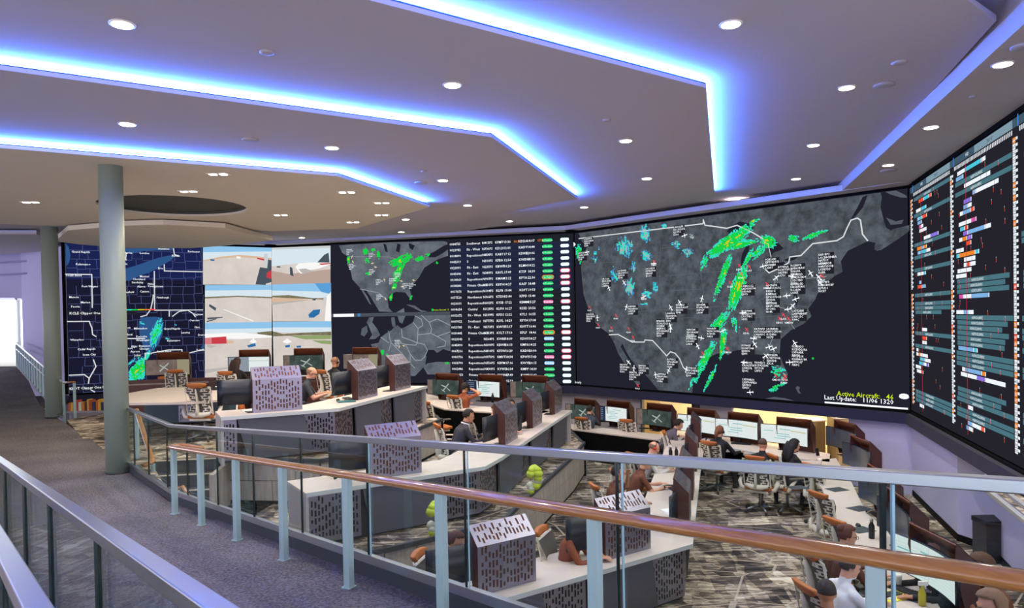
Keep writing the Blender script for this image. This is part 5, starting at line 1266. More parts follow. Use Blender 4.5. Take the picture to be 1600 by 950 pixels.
bs(476, zt_, 18.9, 'jet', 'brown hood below the wide camera picture', 'green jet wallpaper monitor below the wide camera picture', -.05)
bs(566, zt_, 18.9, 'warm', 'brown hood beyond the man in a black T-shirt', 'monitor beyond the man in a black T-shirt', -.35)
# ---- middle tier, front row
zt2 = T2+.75
E2 = [G2(*p, zt2) for p in ((478, 771), (757, 729), (784, 714), (893, 641))]
_, E2, I2 = console(E2, T2, 'pale-topped console desk stepping across the middle tier', side=1, layout=[[('p', 1.0), ('s', 1.5), ('p', .9)], [('p', .3)], [('s', .9), ('p', .4), ('s', .8), ('p', .4), ('s', .8), ('p', .3)]], seed=5)
st(E2, 0, 619, 'off', 'large perforated hood in the middle of the middle tier desk', 'dark-backed monitor left of the middle tier front hood', zt2)
st(E2, 2, 800, 'off', 'nearest perforated hood on the receding part of the middle tier desk', 'dark-backed monitor before the man in the dark suit', zt2)
st(E2, 2, 841, 'off', 'perforated hood before the man in the pale shirt', 'dark-backed monitor before the man in the pale shirt', zt2)
st(E2, 2, 874, 'off', 'perforated hood at the far end of the middle tier desk', 'dark-backed monitor at the far end of the middle tier desk', zt2)
# ---- middle tier, back row below the flight table
Em = [G2(*p, zt2) for p in ((862, 642), (735, 634), (664, 614))]
def back_console(edge, zf, label, depth=.95, seed=1, inner=None):
    t, E, I = console(edge, zf, label, depth=-depth, side=-1, seed=seed, ends=(True, True), inner=inner)
    for o in list(kids(t)):
        if o.name.split('.')[0] in ('slanted_panel', 'inner_panel', 'perforated_panel'): bpy.data.objects.remove(o)
    o0 = t.location; mb = MB()
    for a, b in zip(I, I[1:]):
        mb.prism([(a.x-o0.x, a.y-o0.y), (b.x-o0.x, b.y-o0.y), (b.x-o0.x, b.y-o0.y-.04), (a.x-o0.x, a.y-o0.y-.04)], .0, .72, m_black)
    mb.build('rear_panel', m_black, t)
    mb = MB(); 
    for a, b in zip(E, E[1:]):
        for f in (.3, .75):
            c = a+(b-a)*f; v = Vector(((I[0]-E[0]).x, (I[0]-E[0]).y)).normalized(); mb.box((c.x-o0.x+v.x*.12, c.y-o0.y+v.y*.12, .68), (.4, .12, .05), m_white_end)
    mb.build('cable_tray', m_white_end, t)
    return t, E, I
back_console(Em, T2, 'pale desk with dark space beneath, under the flight table screen', .75, 6)
bs(694, zt2, 18.9, 'jet', 'brown hood at the left end below the flight table', 'dim monitor at the left end below the flight table', -.6)
bs(757, zt2, 18.3, 'app', 'brown hood behind the rust-shirted phone man\'s monitor', 'bright white monitor before the man holding a phone', -.6, -.2)
bs(826, zt2, 17.8, 'jet', 'brown hood below the right half of the flight table', 'jet wallpaper monitor below the right half of the flight table', -.65, -.2)
# ---- main floor, far row below the big map
z0t = .75
En = [G2(*p, z0t) for p in ((1050, 681), (971, 672), (888, 662))]
back_console(En, 0, 'pale desk on the main floor below the left half of the big map', .65, 7)
bs(908, z0t, 19.3, 'jet', 'leftmost brown hood under the big map', 'leftmost jet wallpaper monitor under the big map', -.84, -.15)
bs(957, z0t, 18.8, 'app', 'brown hood behind the white monitor under the big map', 'white and navy monitor before the man resting his chin', -.84, -.2)
bs(1023, z0t, 18.0, 'jet', 'brown hood over the jet monitor beside the cream opening', 'green jet wallpaper monitor under the big map, by the cream opening', -.84, -.15)
bs(1090, z0t, 16.9, 'sheet', 'brown hood beyond the curly-haired person', 'white monitor beyond the curly-haired person', -.84, -.1)
Eo = [G2(*p, z0t) for p in ((1296, 722), (1215, 713), (1164, 704), (1100, 692))]
Ino = [Vector(G2(*p, z0t)) for p in ((1297, 709), (1232, 697), (1179, 689), (1110, 680))]
back_console(Eo, 0, 'pale curved desk before the cream side room', .9, 8, inner=Ino)
bs(1152, z0t, 16.1, 'sheet', 'brown hood left of the cream side room', 'white chart monitor before the person with the headset', -.84, -.15)
bs(1226, z0t, 15.2, 'sheet', 'brown hood in front of the cream side room', 'wide white chart monitor before the cream side room', -.84, -.2)
# ---- main floor, right wing
Er = [G2(*p, z0t) for p in ((1500, 1010), (1459, 936), (1379, 822), (1352, 802), (1330, 755), (1305, 716))]
Ir = [Vector(G2(*p, z0t)) for p in ((1395, 1060), (1378, 950), (1322, 842), (1300, 806), (1284, 762), (1236, 722))]
tr_, Er, Ir = console(Er, 0, 'long pale desk running down the right wing of the main floor', side=1, seed=9, inner=Ir, ends=(True, False))
def wing(px, py, kind, rz, lh, lm, sh=-.1):
    p = G(px, py, z0t); monitor(kind, p.x, p.y, z0t, rz, lm); q = Matrix.Rotation(rz, 2)@Vector((-sh, .17)); hood(p.x+q.x, p.y+q.y, z0t, rz, lh)
wing(1318, 712, 'off', R(-84), 'brown hood at the far end of the right wing desk', 'farthest grey monitor on the right wing desk', -.1)
wing(1343, 745, 'off', R(-92), 'second brown hood from the far end of the right wing', 'second grey monitor from the far end of the right wing', -.1)
wing(1371, 806, 'off', R(-97), 'third brown hood down the right wing desk', 'third grey monitor down the right wing desk', -.1)
wing(1404, 858, 'off', R(-99), 'fourth brown hood down the right wing, above the oak rail', 'fourth grey monitor down the right wing desk', -.1)
wing(1452, 935, 'sheet', R(-88), 'nearest dark hood on the right wing desk', 'nearest monitor on the right wing with a pale picture', -.1)
# ---- main floor, front row
E3 = [G2(*p, z0t) for p in ((560, 1012), (739, 949), (1081, 850), (1093, 740), (1105, 658))]
_, E3, I3 = console(E3, 0, 'pale-topped console desk nearest the railing, turning towards the big map', side=1, layout=[[('s', 1)], [('s', 1.2), ('p', .9), ('s', 1.35), ('p', .85)], None, None], seed=12, ends=(False, False), depth=.8)
st(E3, 1, 790, 'off', 'nearest perforated hood with a silver flap, on the front desk', 'dark-backed monitor left of the nearest hood', z0t, .2)
st(E3, 1, 980, 'off', 'perforated hood near the corner of the front desk', 'dark-backed monitor before the rust-shirted man at the front desk', z0t, .2, shift=.26)
for px, s in ((1086.0, 'first'), (1090.5, 'second'), (1094.5, 'third'), (1098.5, 'fourth')):
    pass
for f, i, s in ((.22, 2, 'nearest'), (.62, 2, 'second'), (.08, 3, 'third'), (.45, 3, 'fourth'), (.8, 3, 'farthest')):
    p, a = on_edge(E3, i, f, .05); station(p, a, z0t, 'off', '%s hood on the desk arm running towards the big map' % s, '%s monitor on the desk arm running towards the big map' % s, shift=.15)

# ---- meeting table on the landing
tp = [G2(*p, T1+.75) for p in ((190, 616), (247, 606), (376, 603), (386, 607), (346, 624), (302, 628.5), (192, 630))]
o0 = Vector((tp[0][0], tp[0][1], T1)); t = thing('meeting_table', 'large pale meeting table behind the near column on the top tier', 'table', o0)
mb = MB(); mb.prism([(p[0]-o0.x, p[1]-o0.y) for p in tp], .71, .75, m_top); mb.build('tabletop', m_top, t)
c = Vector(G2(283, 640, T1+.3)); d_ = Vector((1, -.12)).normalized(); nn_ = Vector((-d_.y, d_.x))
mb = MB(); m_teal = mat('slate_blue_panel', '#3f5663', .6)
a = Vector(G2(226, 664, T1)); b = Vector(G2(348, 661, T1))
mb.prism([(a.x-o0.x, a.y-o0.y), (b.x-o0.x, b.y-o0.y), (b.x-o0.x+.1, b.y-o0.y+.7), (a.x-o0.x+.1, a.y-o0.y+.9)], .03, .71, m_teal); mb.build('pedestal', m_teal, t)
mb = MB(); q = a+(b-a)*.5; perf_mesh(mb, Vector((q.x-o0.x+.5, q.y-o0.y-.012, .05)), Vector((-1, 0, 0)), Vector((0, 0, 1)), .6, .35, m_perf, 77); mb.build('perforated_panel', m_perf, t)

# ---- chairs
rg = R
chair_px(305, 598, T1, 1.1, R(-4), 'white lattice-back task chair at the meeting table, nearest the railing')
chair_px(273, 576.5, T1, 1.1, R(10), 'task chair between the meeting table and the navy radar map')
chair_px(350, 579, T1, 1.1, R(-12), 'task chair immediately left of the long-haired woman')
chair_px(442, 576, T1, 1.1, R(0), 'empty task chair right of the long-haired woman')
chair_px(262, 588, T1, .9, R(165), 'rust-backed guest chair at the far side of the meeting table', None, 'guest')
chair_px(368, 612, T1, .9, R(-80), 'rust guest chair at the right end of the meeting table', None, 'guest')
chair_px(663, 625, T2, 1.1, R(-60), 'task chair at the left end below the flight table')
chair_px(786, 626, T2, 1.1, R(-60), 'task chair behind the bearded man')
chair_px(684, 668, T2, .9, R(-75), 'rust guest chair behind the man in the dark suit', None, 'guest')
chair_px(977, 654, 0, 1.1, R(-35), 'empty task chair before the jet monitor under the big map')
chair_px(986, 706, 0, 1.1, R(-60), 'empty task chair just above the steel rail, left of the bald man', None, 'task')
chair_px(1036, 672, 0, 1.1, R(-100), 'task chair seen side-on at the end of the far desk')
chair_px(1264, 723, 0, 1.1, R(-70), 'task chair just below the black-haired woman')
chair_px(1275, 767, 0, 1.1, R(-70), 'empty task chair in the middle of the right wing')
chair_px(1300, 808, 0, 1.1, R(-70), 'empty task chair next to the woman with the bun')
chair_px(1282, 846, 0, 1.1, R(-75), 'empty task chair below the oak rail on the right wing')

# second row beyond the right wing
Ex = [G2(*p, z0t) for p in ((1640, 1010), (1590, 960), (1500, 850))]
for px, py, rz, s in ((1432, 800, R(115), 'brown hood standing beyond the right wing desk, farthest'), (1462, 850, R(112), 'brown hood standing beyond the right wing desk, nearest')):
    p = G(px, py, .75)

# ---- smaller things on desks
def small(name, label, cat, px, py, z, build, rz=0):
    p = G(px, py, z); mb = MB(); build(mb); o = mb.build(name, None); o.location = (p.x, p.y, z+.001); o.rotation_euler.z = rz; tag(o, label, cat); return o
m_blk = m_dark; m_yel = mat('yellow_plastic', '#e8e03a', .5); m_hiviz = mat('hi_viz_fabric', '#bccf3c', .7)
m_red = mat('red_plastic', '#c23026', .4); m_cup = mat('cup_white', '#e8e6e2', .4); m_tealp = mat('teal_folder', '#2f6a68', .6); m_pap = mat('paper_white', '#e9ecec', .7)
def kb(mb): mb.box((0, 0, .01), (.42, .14, .018), m_blk); [mb.box((-.19+.032*i, -.045+.03*j, .022), (.026, .024, .006), mat('key_cap', '#2b2d33', .5)) for i in range(13) for j in range(4)]
def mouse(mb): mb.lathe([(.0, .035), (.02, .032), (.032, .015), (.033, 0)][::-1], (0, 0, 0), m_blk, 14, sc=(1, 1.6))
def mat_pad(mb): mb.box((0, 0, .002), (.3, .24, .004), mat('desk_mat', '#3c4348', .8))
def bottle(mb): mb.lathe([(.036, 0), (.038, .16), (.02, .2), (.02, .24)], (0, 0, 0), m_blk, 16); mb.lathe([(.021, .215), (.021, .25)], (0, 0, 0), m_chrome, 12)
def cup(mb): mb.lathe([(.032, 0), (.042, .11), (.044, .12), (.036, .13)], (0, 0, 0), m_cup, 16)
def phone(mb):
    mb.prism([(-.12, -.1), (.12, -.1), (.12, .1), (-.12, .1)], 0, [.02, .02, .07, .07], m_blk); mb.box((-.085, 0, .055), (.05, .2, .03), m_blk, mx=Matrix.Rotation(.25, 3, 'X')); mb.box((.04, .03, .062), (.1, .06, .004), m_pap, mx=Matrix.Rotation(.25, 3, 'X'))
def papers(mb): [mb.box((.01*i, .008*i, .002+.003*i), (.21, .29, .002), m_pap, rz=.1*i) for i in range(3)]
for px, py, z, rz, s in ((683, 616, zt2, -.2, 'keyboard at the left end under the flight table'), (757, 627, zt2, -.3, 'keyboard in front of the phone man'), (944, 659, z0t, -.4, 'keyboard before the man resting his chin'), (1012, 670, z0t, -.4, 'keyboard below the jet monitor under the big map'), (1158, 694, z0t, -.5, 'keyboard before the person with the headset'),
    (1052, 764, z0t, -1.45, 'keyboard on the desk arm before the man with raised arm'), (742, 699, zt2, -1.1, 'keyboard before the man in the dark suit'), (545, 624, zt_, -1.1, 'keyboard before the bald man in grey'), (1415, 925, z0t, -1.2, 'large dark keyboard on the nearest part of the right wing')):
    small('keyboard', s, 'keyboard', px, py, z, kb, rz)
for px, py, z, s in ((528, 626, zt_, 'rounded black mouse near the bald man'), (956, 661, z0t, 'black mouse under the big map'), (1021, 672, z0t, 'black mouse below the jet monitor'), (1341, 822, z0t, 'black mouse on the pad above the bottle')):
    small('mouse', s, 'computer mouse', px, py, z, mouse)
for px, py, rz, s in ((1308, 765, .3, 'dark pad at the far end of the right wing desk'), (1343, 795, .4, 'dark pad in the middle of the right wing desk'), (1345, 828, .3, 'dark pad above the black bottle'), (1429, 932, .5, 'dark pad by the white-shirted man\'s hand'), (1246, 762, .2, 'grey pad below the steel rail')):
    small('desk_mat', s, 'desk mat', px, py, z0t, mat_pad, rz)
for px, py, z, s in ((770, 629, zt2, 'tall black bottle on the desk before the phone man'), (966, 664, z0t, 'tall black bottle on the far desk under the big map'), (1362, 841, z0t, 'black bottle above the oak rail'), (1048, 717, z0t, 'black tumbler left of two before the bald man'), (1057, 717, z0t, 'black tumbler right of two before the bald man')):
    small('bottle', s, 'bottle', px, py, z, bottle)
small('paper_cup', 'white cup standing behind the two black tumblers', 'cup', 1047, 706, z0t, cup); small('paper_cup', 'clear white cup beside the white-shirted man', 'cup', 1403, 916, z0t, cup); small('paper_cup', 'white cup beside the black-haired woman\'s hands', 'cup', 1281, 727, z0t, cup)
small('desk_phone', 'white-screened desk phone on the meeting table', 'phone', 337, 609, T1+.75, phone, .3)
small('paper_stack', 'sheets of paper at the left end of the top tier desk', 'paper', 390, 642, zt_, papers, .5); small('folder', 'teal folder on the top tier desk beside the bald man', 'folder', 541, 628, zt_, lambda mb: mb.box((0, 0, .01), (.3, .22, .02), m_tealp), .4)
small('paper_stack', 'papers between hood and corner of the front desk', 'paper', 1048, 800, z0t, papers, .2)
def clipboard(mb): mb.box((0, 0, .004), (.34, .22, .008), m_yel); mb.box((0, .03, .014), (.22, .1, .012), m_blk); mb.box((-.1, -.05, .012), (.05, .04, .01), m_cup)
small('yellow_keypad', 'yellow tray with a black keypad by the white-shirted man', 'tray', 1396, 932, z0t, clipboard, .4)
def headset(mb):
    mb.tube([(-.07, 0, .02), (-.065, .05, .03), (0, .09, .035), (.065, .05, .03), (.07, 0, .02)], .006, m_blk, 8); mb.tube([(-.07, -.005, .02), (-.07, .012, .02)], .03, m_blk, 12); mb.tube([(.07, -.005, .02), (.07, .012, .02)], .03, m_blk, 12); mb.tube([(-.07, 0, .02), (-.03, -.07, .015)], .004, m_blk, 6)
small('headset', 'black headset lying on the front desk left of the post', 'headset', 676, 928, z0t, headset, .4)
small('headset', 'black headset coiled on the middle tier desk corner', 'headset', 529, 747, zt2, headset, 1.2)
def hiviz(mb):
    rr_ = random.Random(5)
    for k in range(16):
        a = rr_.uniform(0, 6.28); h_ = rr_.uniform(-.30, .06); r_ = .07*(1-abs(h_+.05)*1.2); s_ = rr_.uniform(.05, .08)
        mb.lathe([(s_*.25, -s_*.9), (s_*.8, -s_*.5), (s_, 0), (s_*.8, s_*.5), (s_*.25, s_*.9)], (r_*cos(a), r_*sin(a)*.5, h_), m_hiviz if h_ > -.12 or k % 2 else m_pale, 7, sc=(1, .7))
m_pale = mat('reflective_tape', '#c9cfbd', .4)
o = small('hi_viz_vest', 'hi-viz vest hanging on the middle tier desk front', 'vest', 834, 737, T2+.55, hiviz); o = small('hi_viz_vest', 'yellow-green vest hanging beside the post on the middle tier desk', 'vest', 680, 795, T2+.52, hiviz)
def flower(mb):
    rr_ = random.Random(2)
    for k in range(14):
        a = rr_.uniform(0, 6.28); r_ = rr_.uniform(.02, .1); mb.lathe([(.0, .03), (.035, .02), (.03, 0)][::-1], (r_*cos(a), r_*sin(a), rr_.uniform(.1, .2)), mat('yellow_petals', '#efe36a', .6), 6)
    mb.lathe([(.05, 0), (.06, .1), (.05, .11)], (0, 0, 0), m_grey, 12)
small('flower_pot', 'pot of pale yellow flowers on the floor by the slanted panels', 'flowers', 617, 680, T2+.35, flower)
def spray(mb): mb.lathe([(.035, 0), (.036, .12), (.015, .17), (.012, .2)], (0, 0, 0), mat('yellow_liquid', '#b9b030', .3), 14); mb.box((.01, 0, .22), (.09, .025, .04), m_cup); mb.box((.03, 0, .19), (.012, .02, .05), m_cup)
small('spray_bottle', 'spray bottle with white trigger at the near end of the right wing', 'spray bottle', 1441, 946, z0t, spray)
small('phone_in_stand', 'black phone standing near the black-haired woman', 'phone', 1277, 712, z0t, lambda mb: mb.box((0, 0, .075), (.075, .012, .15), m_blk, mx=Matrix.Rotation(-.3, 3, 'X')), .3)
small('soda_can', 'red can on the top tier desk before the man in black', 'can', 539, 589, zt_, lambda mb: mb.lathe([(.03, 0), (.033, .01), (.033, .11), (.028, .12)], (0, 0, 0), m_red, 14))
# bin at right
p = G(1560, 862, 0.0); mb = MB(); mb.prism([(-.16, -.16), (.16, -.16), (.16, .16), (-.16, .16)], 0, .55, mat('dark_bin', '#3b3a40', .5)); mb.prism([(-.17, -.17), (.17, -.17), (.17, .17), (-.17, .17)], .55, .62, m_dark); o = mb.build('waste_bin', None); o.location = (p.x-.36, p.y-.36, .0); tag(o, 'dark square bin against the lilac wall at lower right', 'bin')
# cabinets in the side room
for px, py, w_, h_, dpt, s in ((1263, 676, .9, 1.05, .5, 'tan cabinet standing in the cream side room'), (1345, 655, 1.0, 1.0, .5, 'tan low cabinet at the right of the cream side room')):
    pass
cbm = mat('tan_cabinet', '#9a8459', .5)
for px, yy, w_, h_, s in ((1259, 17.6, .75, 1.0, 'tan cabinet with a handle standing in the cream side room'), (1319, 17.0, .6, 1.15, 'tan counter at the right edge of the cream side room'), (1016, 21.3, .5, 1.25, 'tan cabinet in the cream opening beside the dark mullion')):
    d = ray(px, 680); x = d.x/d.y*yy; t = thing('cabinet', s, 'cabinet', (x, yy, 0.013), .0)
    mb = MB(); mb.box((0, 0, h_/2), (w_, .5, h_), cbm); mb.build('body', cbm, t, bevel=.005)
    mb = MB(); mb.box((0, 0, h_+.015), (w_+.04, .54, .03), m_top); mb.build('top', m_top, t)
    mb = MB(); mb.box((0, -.256, h_*.5), (w_*.9, .012, h_*.85), cbm); dr_ = mb.build('door', cbm, t); mb = MB(); mb.box((.0, -.275, h_*.75), (.16, .012, .015), m_chrome); mb.build('handle', m_chrome, dr_)
# books on a low shelf beyond the far column
bk = ['#d8672a', '#e8b53a', '#2f3550', '#c8432f', '#e8e2d2', '#d98a2f', '#6a2f3c', '#e0c060', '#c25a28', '#33415f']
sh = G(138, 655, T1); mb = MB()
bx0 = GD(107, 655, 18.6).x; rr_ = random.Random(4); x = bx0; i = 0
while x < bx0+1.15:
    w_ = rr_.uniform(.045, .09); h_ = rr_.uniform(.2, .3); mb = MB(); mb.box((0, 0, h_/2), (w_*.95, .18, h_), mat('book_%d' % (i % 10), bk[i % 10], .7)); o = mb.build('book'); o.location = (x, 18.75, T1-.06)
    nm_ = ('orange', 'yellow', 'navy', 'red', 'cream', 'amber', 'maroon', 'straw', 'rust', 'blue')[i % 10]
    tag(o, '%s binder in the row beyond the far column%s' % (nm_, ', left part' if i < 10 else ', right part'), 'binder', 'binders in a row beyond the far column'); x += w_+.004; i += 1
mb = MB(); mb.box((0, 0, 0), (1.7, .3, .04), m_greywall); o = mb.build('shelf'); o.location = (bx0+.75, 18.75, T1-.081); tag(o, 'low grey shelf holding the coloured binders', 'shelf')
# ================================================================== PEOPLE
m_skin = {'l': mat('skin_light', '#d9a184', .55), 'm': mat('skin_medium', '#b9805f', .55), 't': mat('skin_tan', '#c58f6e', .55)}
m_lip = mat('lips', '#9c5a50', .5); m_eye = mat('eye_dark', '#2a1d18', .3); m_shoe = mat('black_shoe', '#151515', .4)
def capsule(mb, a, b, ra, rb, seg=12, fl=None):
    a = Vector(a); b = Vector(b); d = b-a; L = d.length; d = d.normalized() if L > 1e-5 else Vector((0, 0, 1))
    x = d.orthogonal().normalized() if fl is None else fl.normalized(); x = (x-d*x.dot(d)).normalized(); y = d.cross(x)
    prof = [(-ra*cos(t), ra*sin(t)) for t in (0.25, .6, 1.0, 1.35)]+[(0, ra), (L, rb)]+[(L+rb*sin(t), rb*cos(t)) for t in (.25, .6, 1.0, 1.35)]
    vs = []; n = len(prof)
    for h, r in prof:
        for k in range(seg): an = 2*pi*k/seg; vs.append(a+d*h+(x*cos(an)+y*sin(an))*r)
    fs = [(i*seg+k, i*seg+(k+1) % seg, (i+1)*seg+(k+1) % seg, (i+1)*seg+k) for i in range(n-1) for k in range(seg)]+[tuple(range(seg))[::-1], tuple((n-1)*seg+k for k in range(seg))]
    mb.add(vs, fs)
def ellip(mb, c, r, A=None, seg=16, rings=10):
    c = Vector(c); A = A or Matrix.Identity(3); vs = []; fs = []
    for i in range(1, rings):
        th = pi*i/rings
        for k in range(seg): an = 2*pi*k/seg; vs.append(c+A@Vector((r[0]*sin(th)*cos(an), r[1]*sin(th)*sin(an), r[2]*cos(th))))
    fs = [(i*seg+k, (i+1)*seg+k, (i+1)*seg+(k+1) % seg, i*seg+(k+1) % seg) for i in range(rings-2) for k in range(seg)]+[tuple(range(seg)), tuple((rings-2)*seg+k for k in range(seg))[::-1]]
    mb.add(vs, fs)
def remesh(mb, vox, smooth=2):
    me = bpy.data.meshes.new('tmp'); me.from_pydata(mb.v, [], mb.f); ob = bpy.data.objects.new('tmp', me); C.objects.link(ob)
    md = ob.modifiers.new('r', 'REMESH'); md.mode = 'VOXEL'; md.voxel_size = vox; md.use_smooth_shade = True
    if smooth: ms = ob.modifiers.new('s', 'SMOOTH'); ms.iterations = smooth; ms.factor = .5
    dg = bpy.context.evaluated_depsgraph_get(); out = bpy.data.meshes.new_from_object(ob.evaluated_get(dg)); bpy.data.objects.remove(ob); bpy.data.meshes.remove(me); return out
def segd(p, a, b):
    ab = b-a; t = max(0, min(1, (p-a).dot(ab)/max(1e-9, ab.length_squared))); return (p-(a+ab*t)).length
def person(px, py, zf, rz, label, shirt, skin='l', hair='short', hcol='#3a2a20', lean=12, yaw=0, nod=10, hands=None, sleeves='long', trousers='#23242b', extras=(), chair_label=None, vox=.0125, z_over=None, face=None, sit=0.0):
    """seated figure, facing +Y before turning; head top is seen at px,py"""
    la = R(lean); sd = Vector((0, sin(la), cos(la))); bk = Vector((0, cos(la), -sin(la)))
    hip = Vector((0, 0, .56+sit)); wst = hip+sd*.16; ch = hip+sd*.36; nb = hip+sd*.50; X = Vector((1, 0, 0))
    nk = nb+Vector((0, sin(la*.8), cos(la*.8)))*.085; A = Matrix.Rotation(R(yaw), 3, 'Z')@Matrix.Rotation(R(-nod), 3, 'X')
    hc = nk+A@Vector((0, .022, .085))
    mb = MB()
    for s in (-1, 1):
        capsule(mb, hip+X*.07*s, hip+X*.10*s+Vector((0, .03, 0)), .115, .11)
        capsule(mb, hip+X*.055*s, wst+X*.055*s, .115, .105); capsule(mb, wst+X*.055*s, ch+X*.075*s, .105, .115)
        capsule(mb, ch+X*.075*s, nb+X*.07*s-sd*.05, .112, .075); capsule(mb, nb-sd*.02, nb+X*.165*s-sd*.065, .055, .056)
    capsule(mb, nb-sd*.04, nk+Vector((0, .01, .02)), .062, .054)
    # head
    ellip(mb, hc+A@Vector((0, -.012, .025)), (.076, .095, .092), A); ellip(mb, hc+A@Vector((0, .018, -.035)), (.060, .072, .075), A)
    capsule(mb, hc+A@Vector((0, .088, .012)), hc+A@Vector((0, .104, -.018)), .011, .015, 8); capsule(mb, hc+A@Vector((-.03, .078, .028)), hc+A@Vector((.03, .078, .028)), .014, .014, 8)
    capsule(mb, hc+A@Vector((0, .075, -.085)), hc+A@Vector((0, .06, -.09)), .024, .024, 8); capsule(mb, hc+A@Vector((-.016, .085, -.052)), hc+A@Vector((.016, .085, -.052)), .010, .010, 8)
    for s in (-1, 1): ellip(mb, hc+A@Vector((s*.078, -.012, .0)), (.010, .020, .030), A, 8, 6)
    # arms
    hands = hands or [(-.2, .50, .78), (.18, .50, .78)]; bones = []
    for s, hd in zip((-1, 1), hands):
        sh = nb+X*.172*s-sd*.07; H = Vector(hd)+Vector((0, 0, sit*.0)); v = H-sh; L1, L2 = .285, .255; D = min(v.length, (L1+L2)*.985); v = v.normalized(); H = sh+v*D
        ca = (L1*L1+D*D-L2*L2)/(2*L1*D); aa = math.acos(max(-1, min(1, ca))); pole = Vector((s*.6, -.35, -1)); pole = (pole-v*pole.dot(v)).normalized()
        el = sh+v*(L1*cos(aa))+pole*(L1*sin(aa))
        capsule(mb, sh, el, .054, .042); capsule(mb, el, H, .042, .027); fd = (H-el).normalized()
        raised = H.z > .95; pd = fd if raised else Vector((fd.x*.8, fd.y, min(0, fd.z*.4))).normalized()
        side = pd.cross(Vector((0, 0, 1))); side = side.normalized() if side.length > .1 else X
        palm = H+pd*.05
        for k in (-.024, -.008, .008, .024): capsule(mb, H+side*k*.7, palm+side*k+pd*.02, .014, .013, 8)
        up = side.cross(pd); 
        for k, ln in ((-.030, .060), (-.010, .075), (.010, .078), (.030, .068)):
            f0 = palm+side*k+pd*.025; f1 = f0+pd*ln*.5-up*.004; f2 = f1+(pd*.75-up*.65*(1 if up.z > 0 else -1)).normalized()*ln*.5; capsule(mb, f0, f1, .0105, .010, 8); capsule(mb, f1, f2, .010, .009, 8)
        th0 = H+pd*.015-side*s*.02; th1 = th0+(pd*.6-side*s*.9).normalized()*.045; capsule(mb, th0, th1, .012, .011, 8); capsule(mb, th1, th1+(pd*.9-side*s*.3).normalized()*.03, .011, .010, 8)
        bones += [('ua', sh, el), ('fa', el, H), ('hand', H, palm+pd*.09)]
    for s in (-1, 1):
        k0 = hip+X*.10*s+Vector((0, .04, -.01)); kn = Vector((.13*s, .44, .53+sit)); an = Vector((.13*s, .42+.05*s, .12)); capsule(mb, k0, kn, .088, .060); capsule(mb, kn, an, .058, .040)
        capsule(mb, an+Vector((0, -.03, -.06)), an+Vector((.01*s, .16, -.075)), .042, .034)
        bones += [('leg', k0, kn), ('leg', kn, an), ('shoe', an+Vector((0, -.03, -.07)), an+Vector((0, .16, -.075)))]
    bones += [('torso', hip, nb-sd*.03), ('torso', nb-X*.17-sd*.06, nb+X*.17-sd*.06), ('head', nk, hc+Vector((0, 0, .05))), ('neck', nb+sd*.02, nk)]
    me = remesh(mb, vox)
    sk = m_skin[skin]; ms = mat('shirt_'+shirt.strip('#'), shirt, .85, bump=.15, bscale=25); mt = mat('trousers_'+trousers.strip('#'), trousers, .85)
    mats = [sk, ms, mt, m_shoe, m_eye, m_lip]
    for m in mats: me.materials.append(m)
    key = {'ua': 1 if sleeves != 'none' else 0, 'fa': 1 if sleeves == 'long' else 0, 'hand': 0, 'leg': 2, 'shoe': 3, 'torso': 1, 'head': 0, 'neck': 0}
    Ai = A.transposed()
    for p in me.polygons:
        c = p.center; best = min(bones, key=lambda b: segd(c, b[1], b[2])-{'torso': .10, 'leg': .06, 'head': .05, 'ua': .04}.get(b[0], .02)); k = key[best[0]]
        if sleeves == 'short' and best[0] == 'ua' and segd(c, best[2], best[2]) < .07: k = 0
        if best[0] == 'torso' and c.z < hip.z-.02+.06*(c.y < -.02): k = 2 if c.z < hip.z-.0 else 1
        if best[0] in ('head',):
            q = Ai@(c-hc)
            if q.y > .05 and abs(abs(q.x)-.03) < .011 and abs(q.z-.006) < .007: k = 4
            if q.y > .06 and abs(q.x) < .022 and abs(q.z+.052) < .006: k = 5
        p.material_index = k; p.use_smooth = True
    o = bpy.data.objects.new('person', me); C.objects.link(o); tag(o, label, 'person')
    # hair
    if hair != 'bald':
        hb = MB(); c0 = hc+A@Vector((0, -.014, .028))
        if hair in ('short', 'fringe', 'curly', 'bun', 'long', 'pony', 'buzz', 'hijab'):
            seg, rings = 28, 18; g = {'curly': 1.28, 'long': 1.14, 'hijab': 1.15, 'buzz': 1.035, 'fringe': 1.04}.get(hair, 1.10); rx, ry, rz_ = .078*g, .098*g, .095*g
            vs = []; ok = {}
            for i in range(rings+1):
                th = pi*i/rings
                for k in range(seg):
                    an = 2*pi*k/seg; v = Vector((sin(th)*cos(an), sin(th)*sin(an), cos(th))); w_ = 1+(.06*noise.noise(v*7) if hair == 'curly' else .025*noise.noise(v*5))
                    vs.append(c0+A@Vector((v.x*rx*w_, v.y*ry*w_, v.z*rz_*w_))); y, z = v.y, v.z
                    if hair == 'fringe': keep = z < .35 and y < .15 and z > -.55
                    elif hair == 'buzz': keep = (z > .3+.3*max(0, y)) or (y < .1 and z > -.2)
                    elif hair == 'hijab' or hair == 'long': keep = (z > .45-.3*max(0, y)*0) or y < .25
                    else: keep = (z > .38+.25*max(0, y)) or (y < .12 and z > -.45) or (y < -.3 and z > -.7)
                    ok[i, k] = keep
            fs = [(i*seg+k, (i+1)*seg+k, (i+1)*seg+(k+1) % seg, i*seg+(k+1) % seg) for i in range(rings) for k in range(seg) if ok[i, k] and ok[i, (k+1) % seg] and ok[i+1, k] and ok[i+1, (k+1) % seg]]
            hb.add(vs, fs, None, True)
        if hair == 'bun': ellip(hb, hc+A@Vector((0, -.10, .07)), (.045, .045, .045), A)
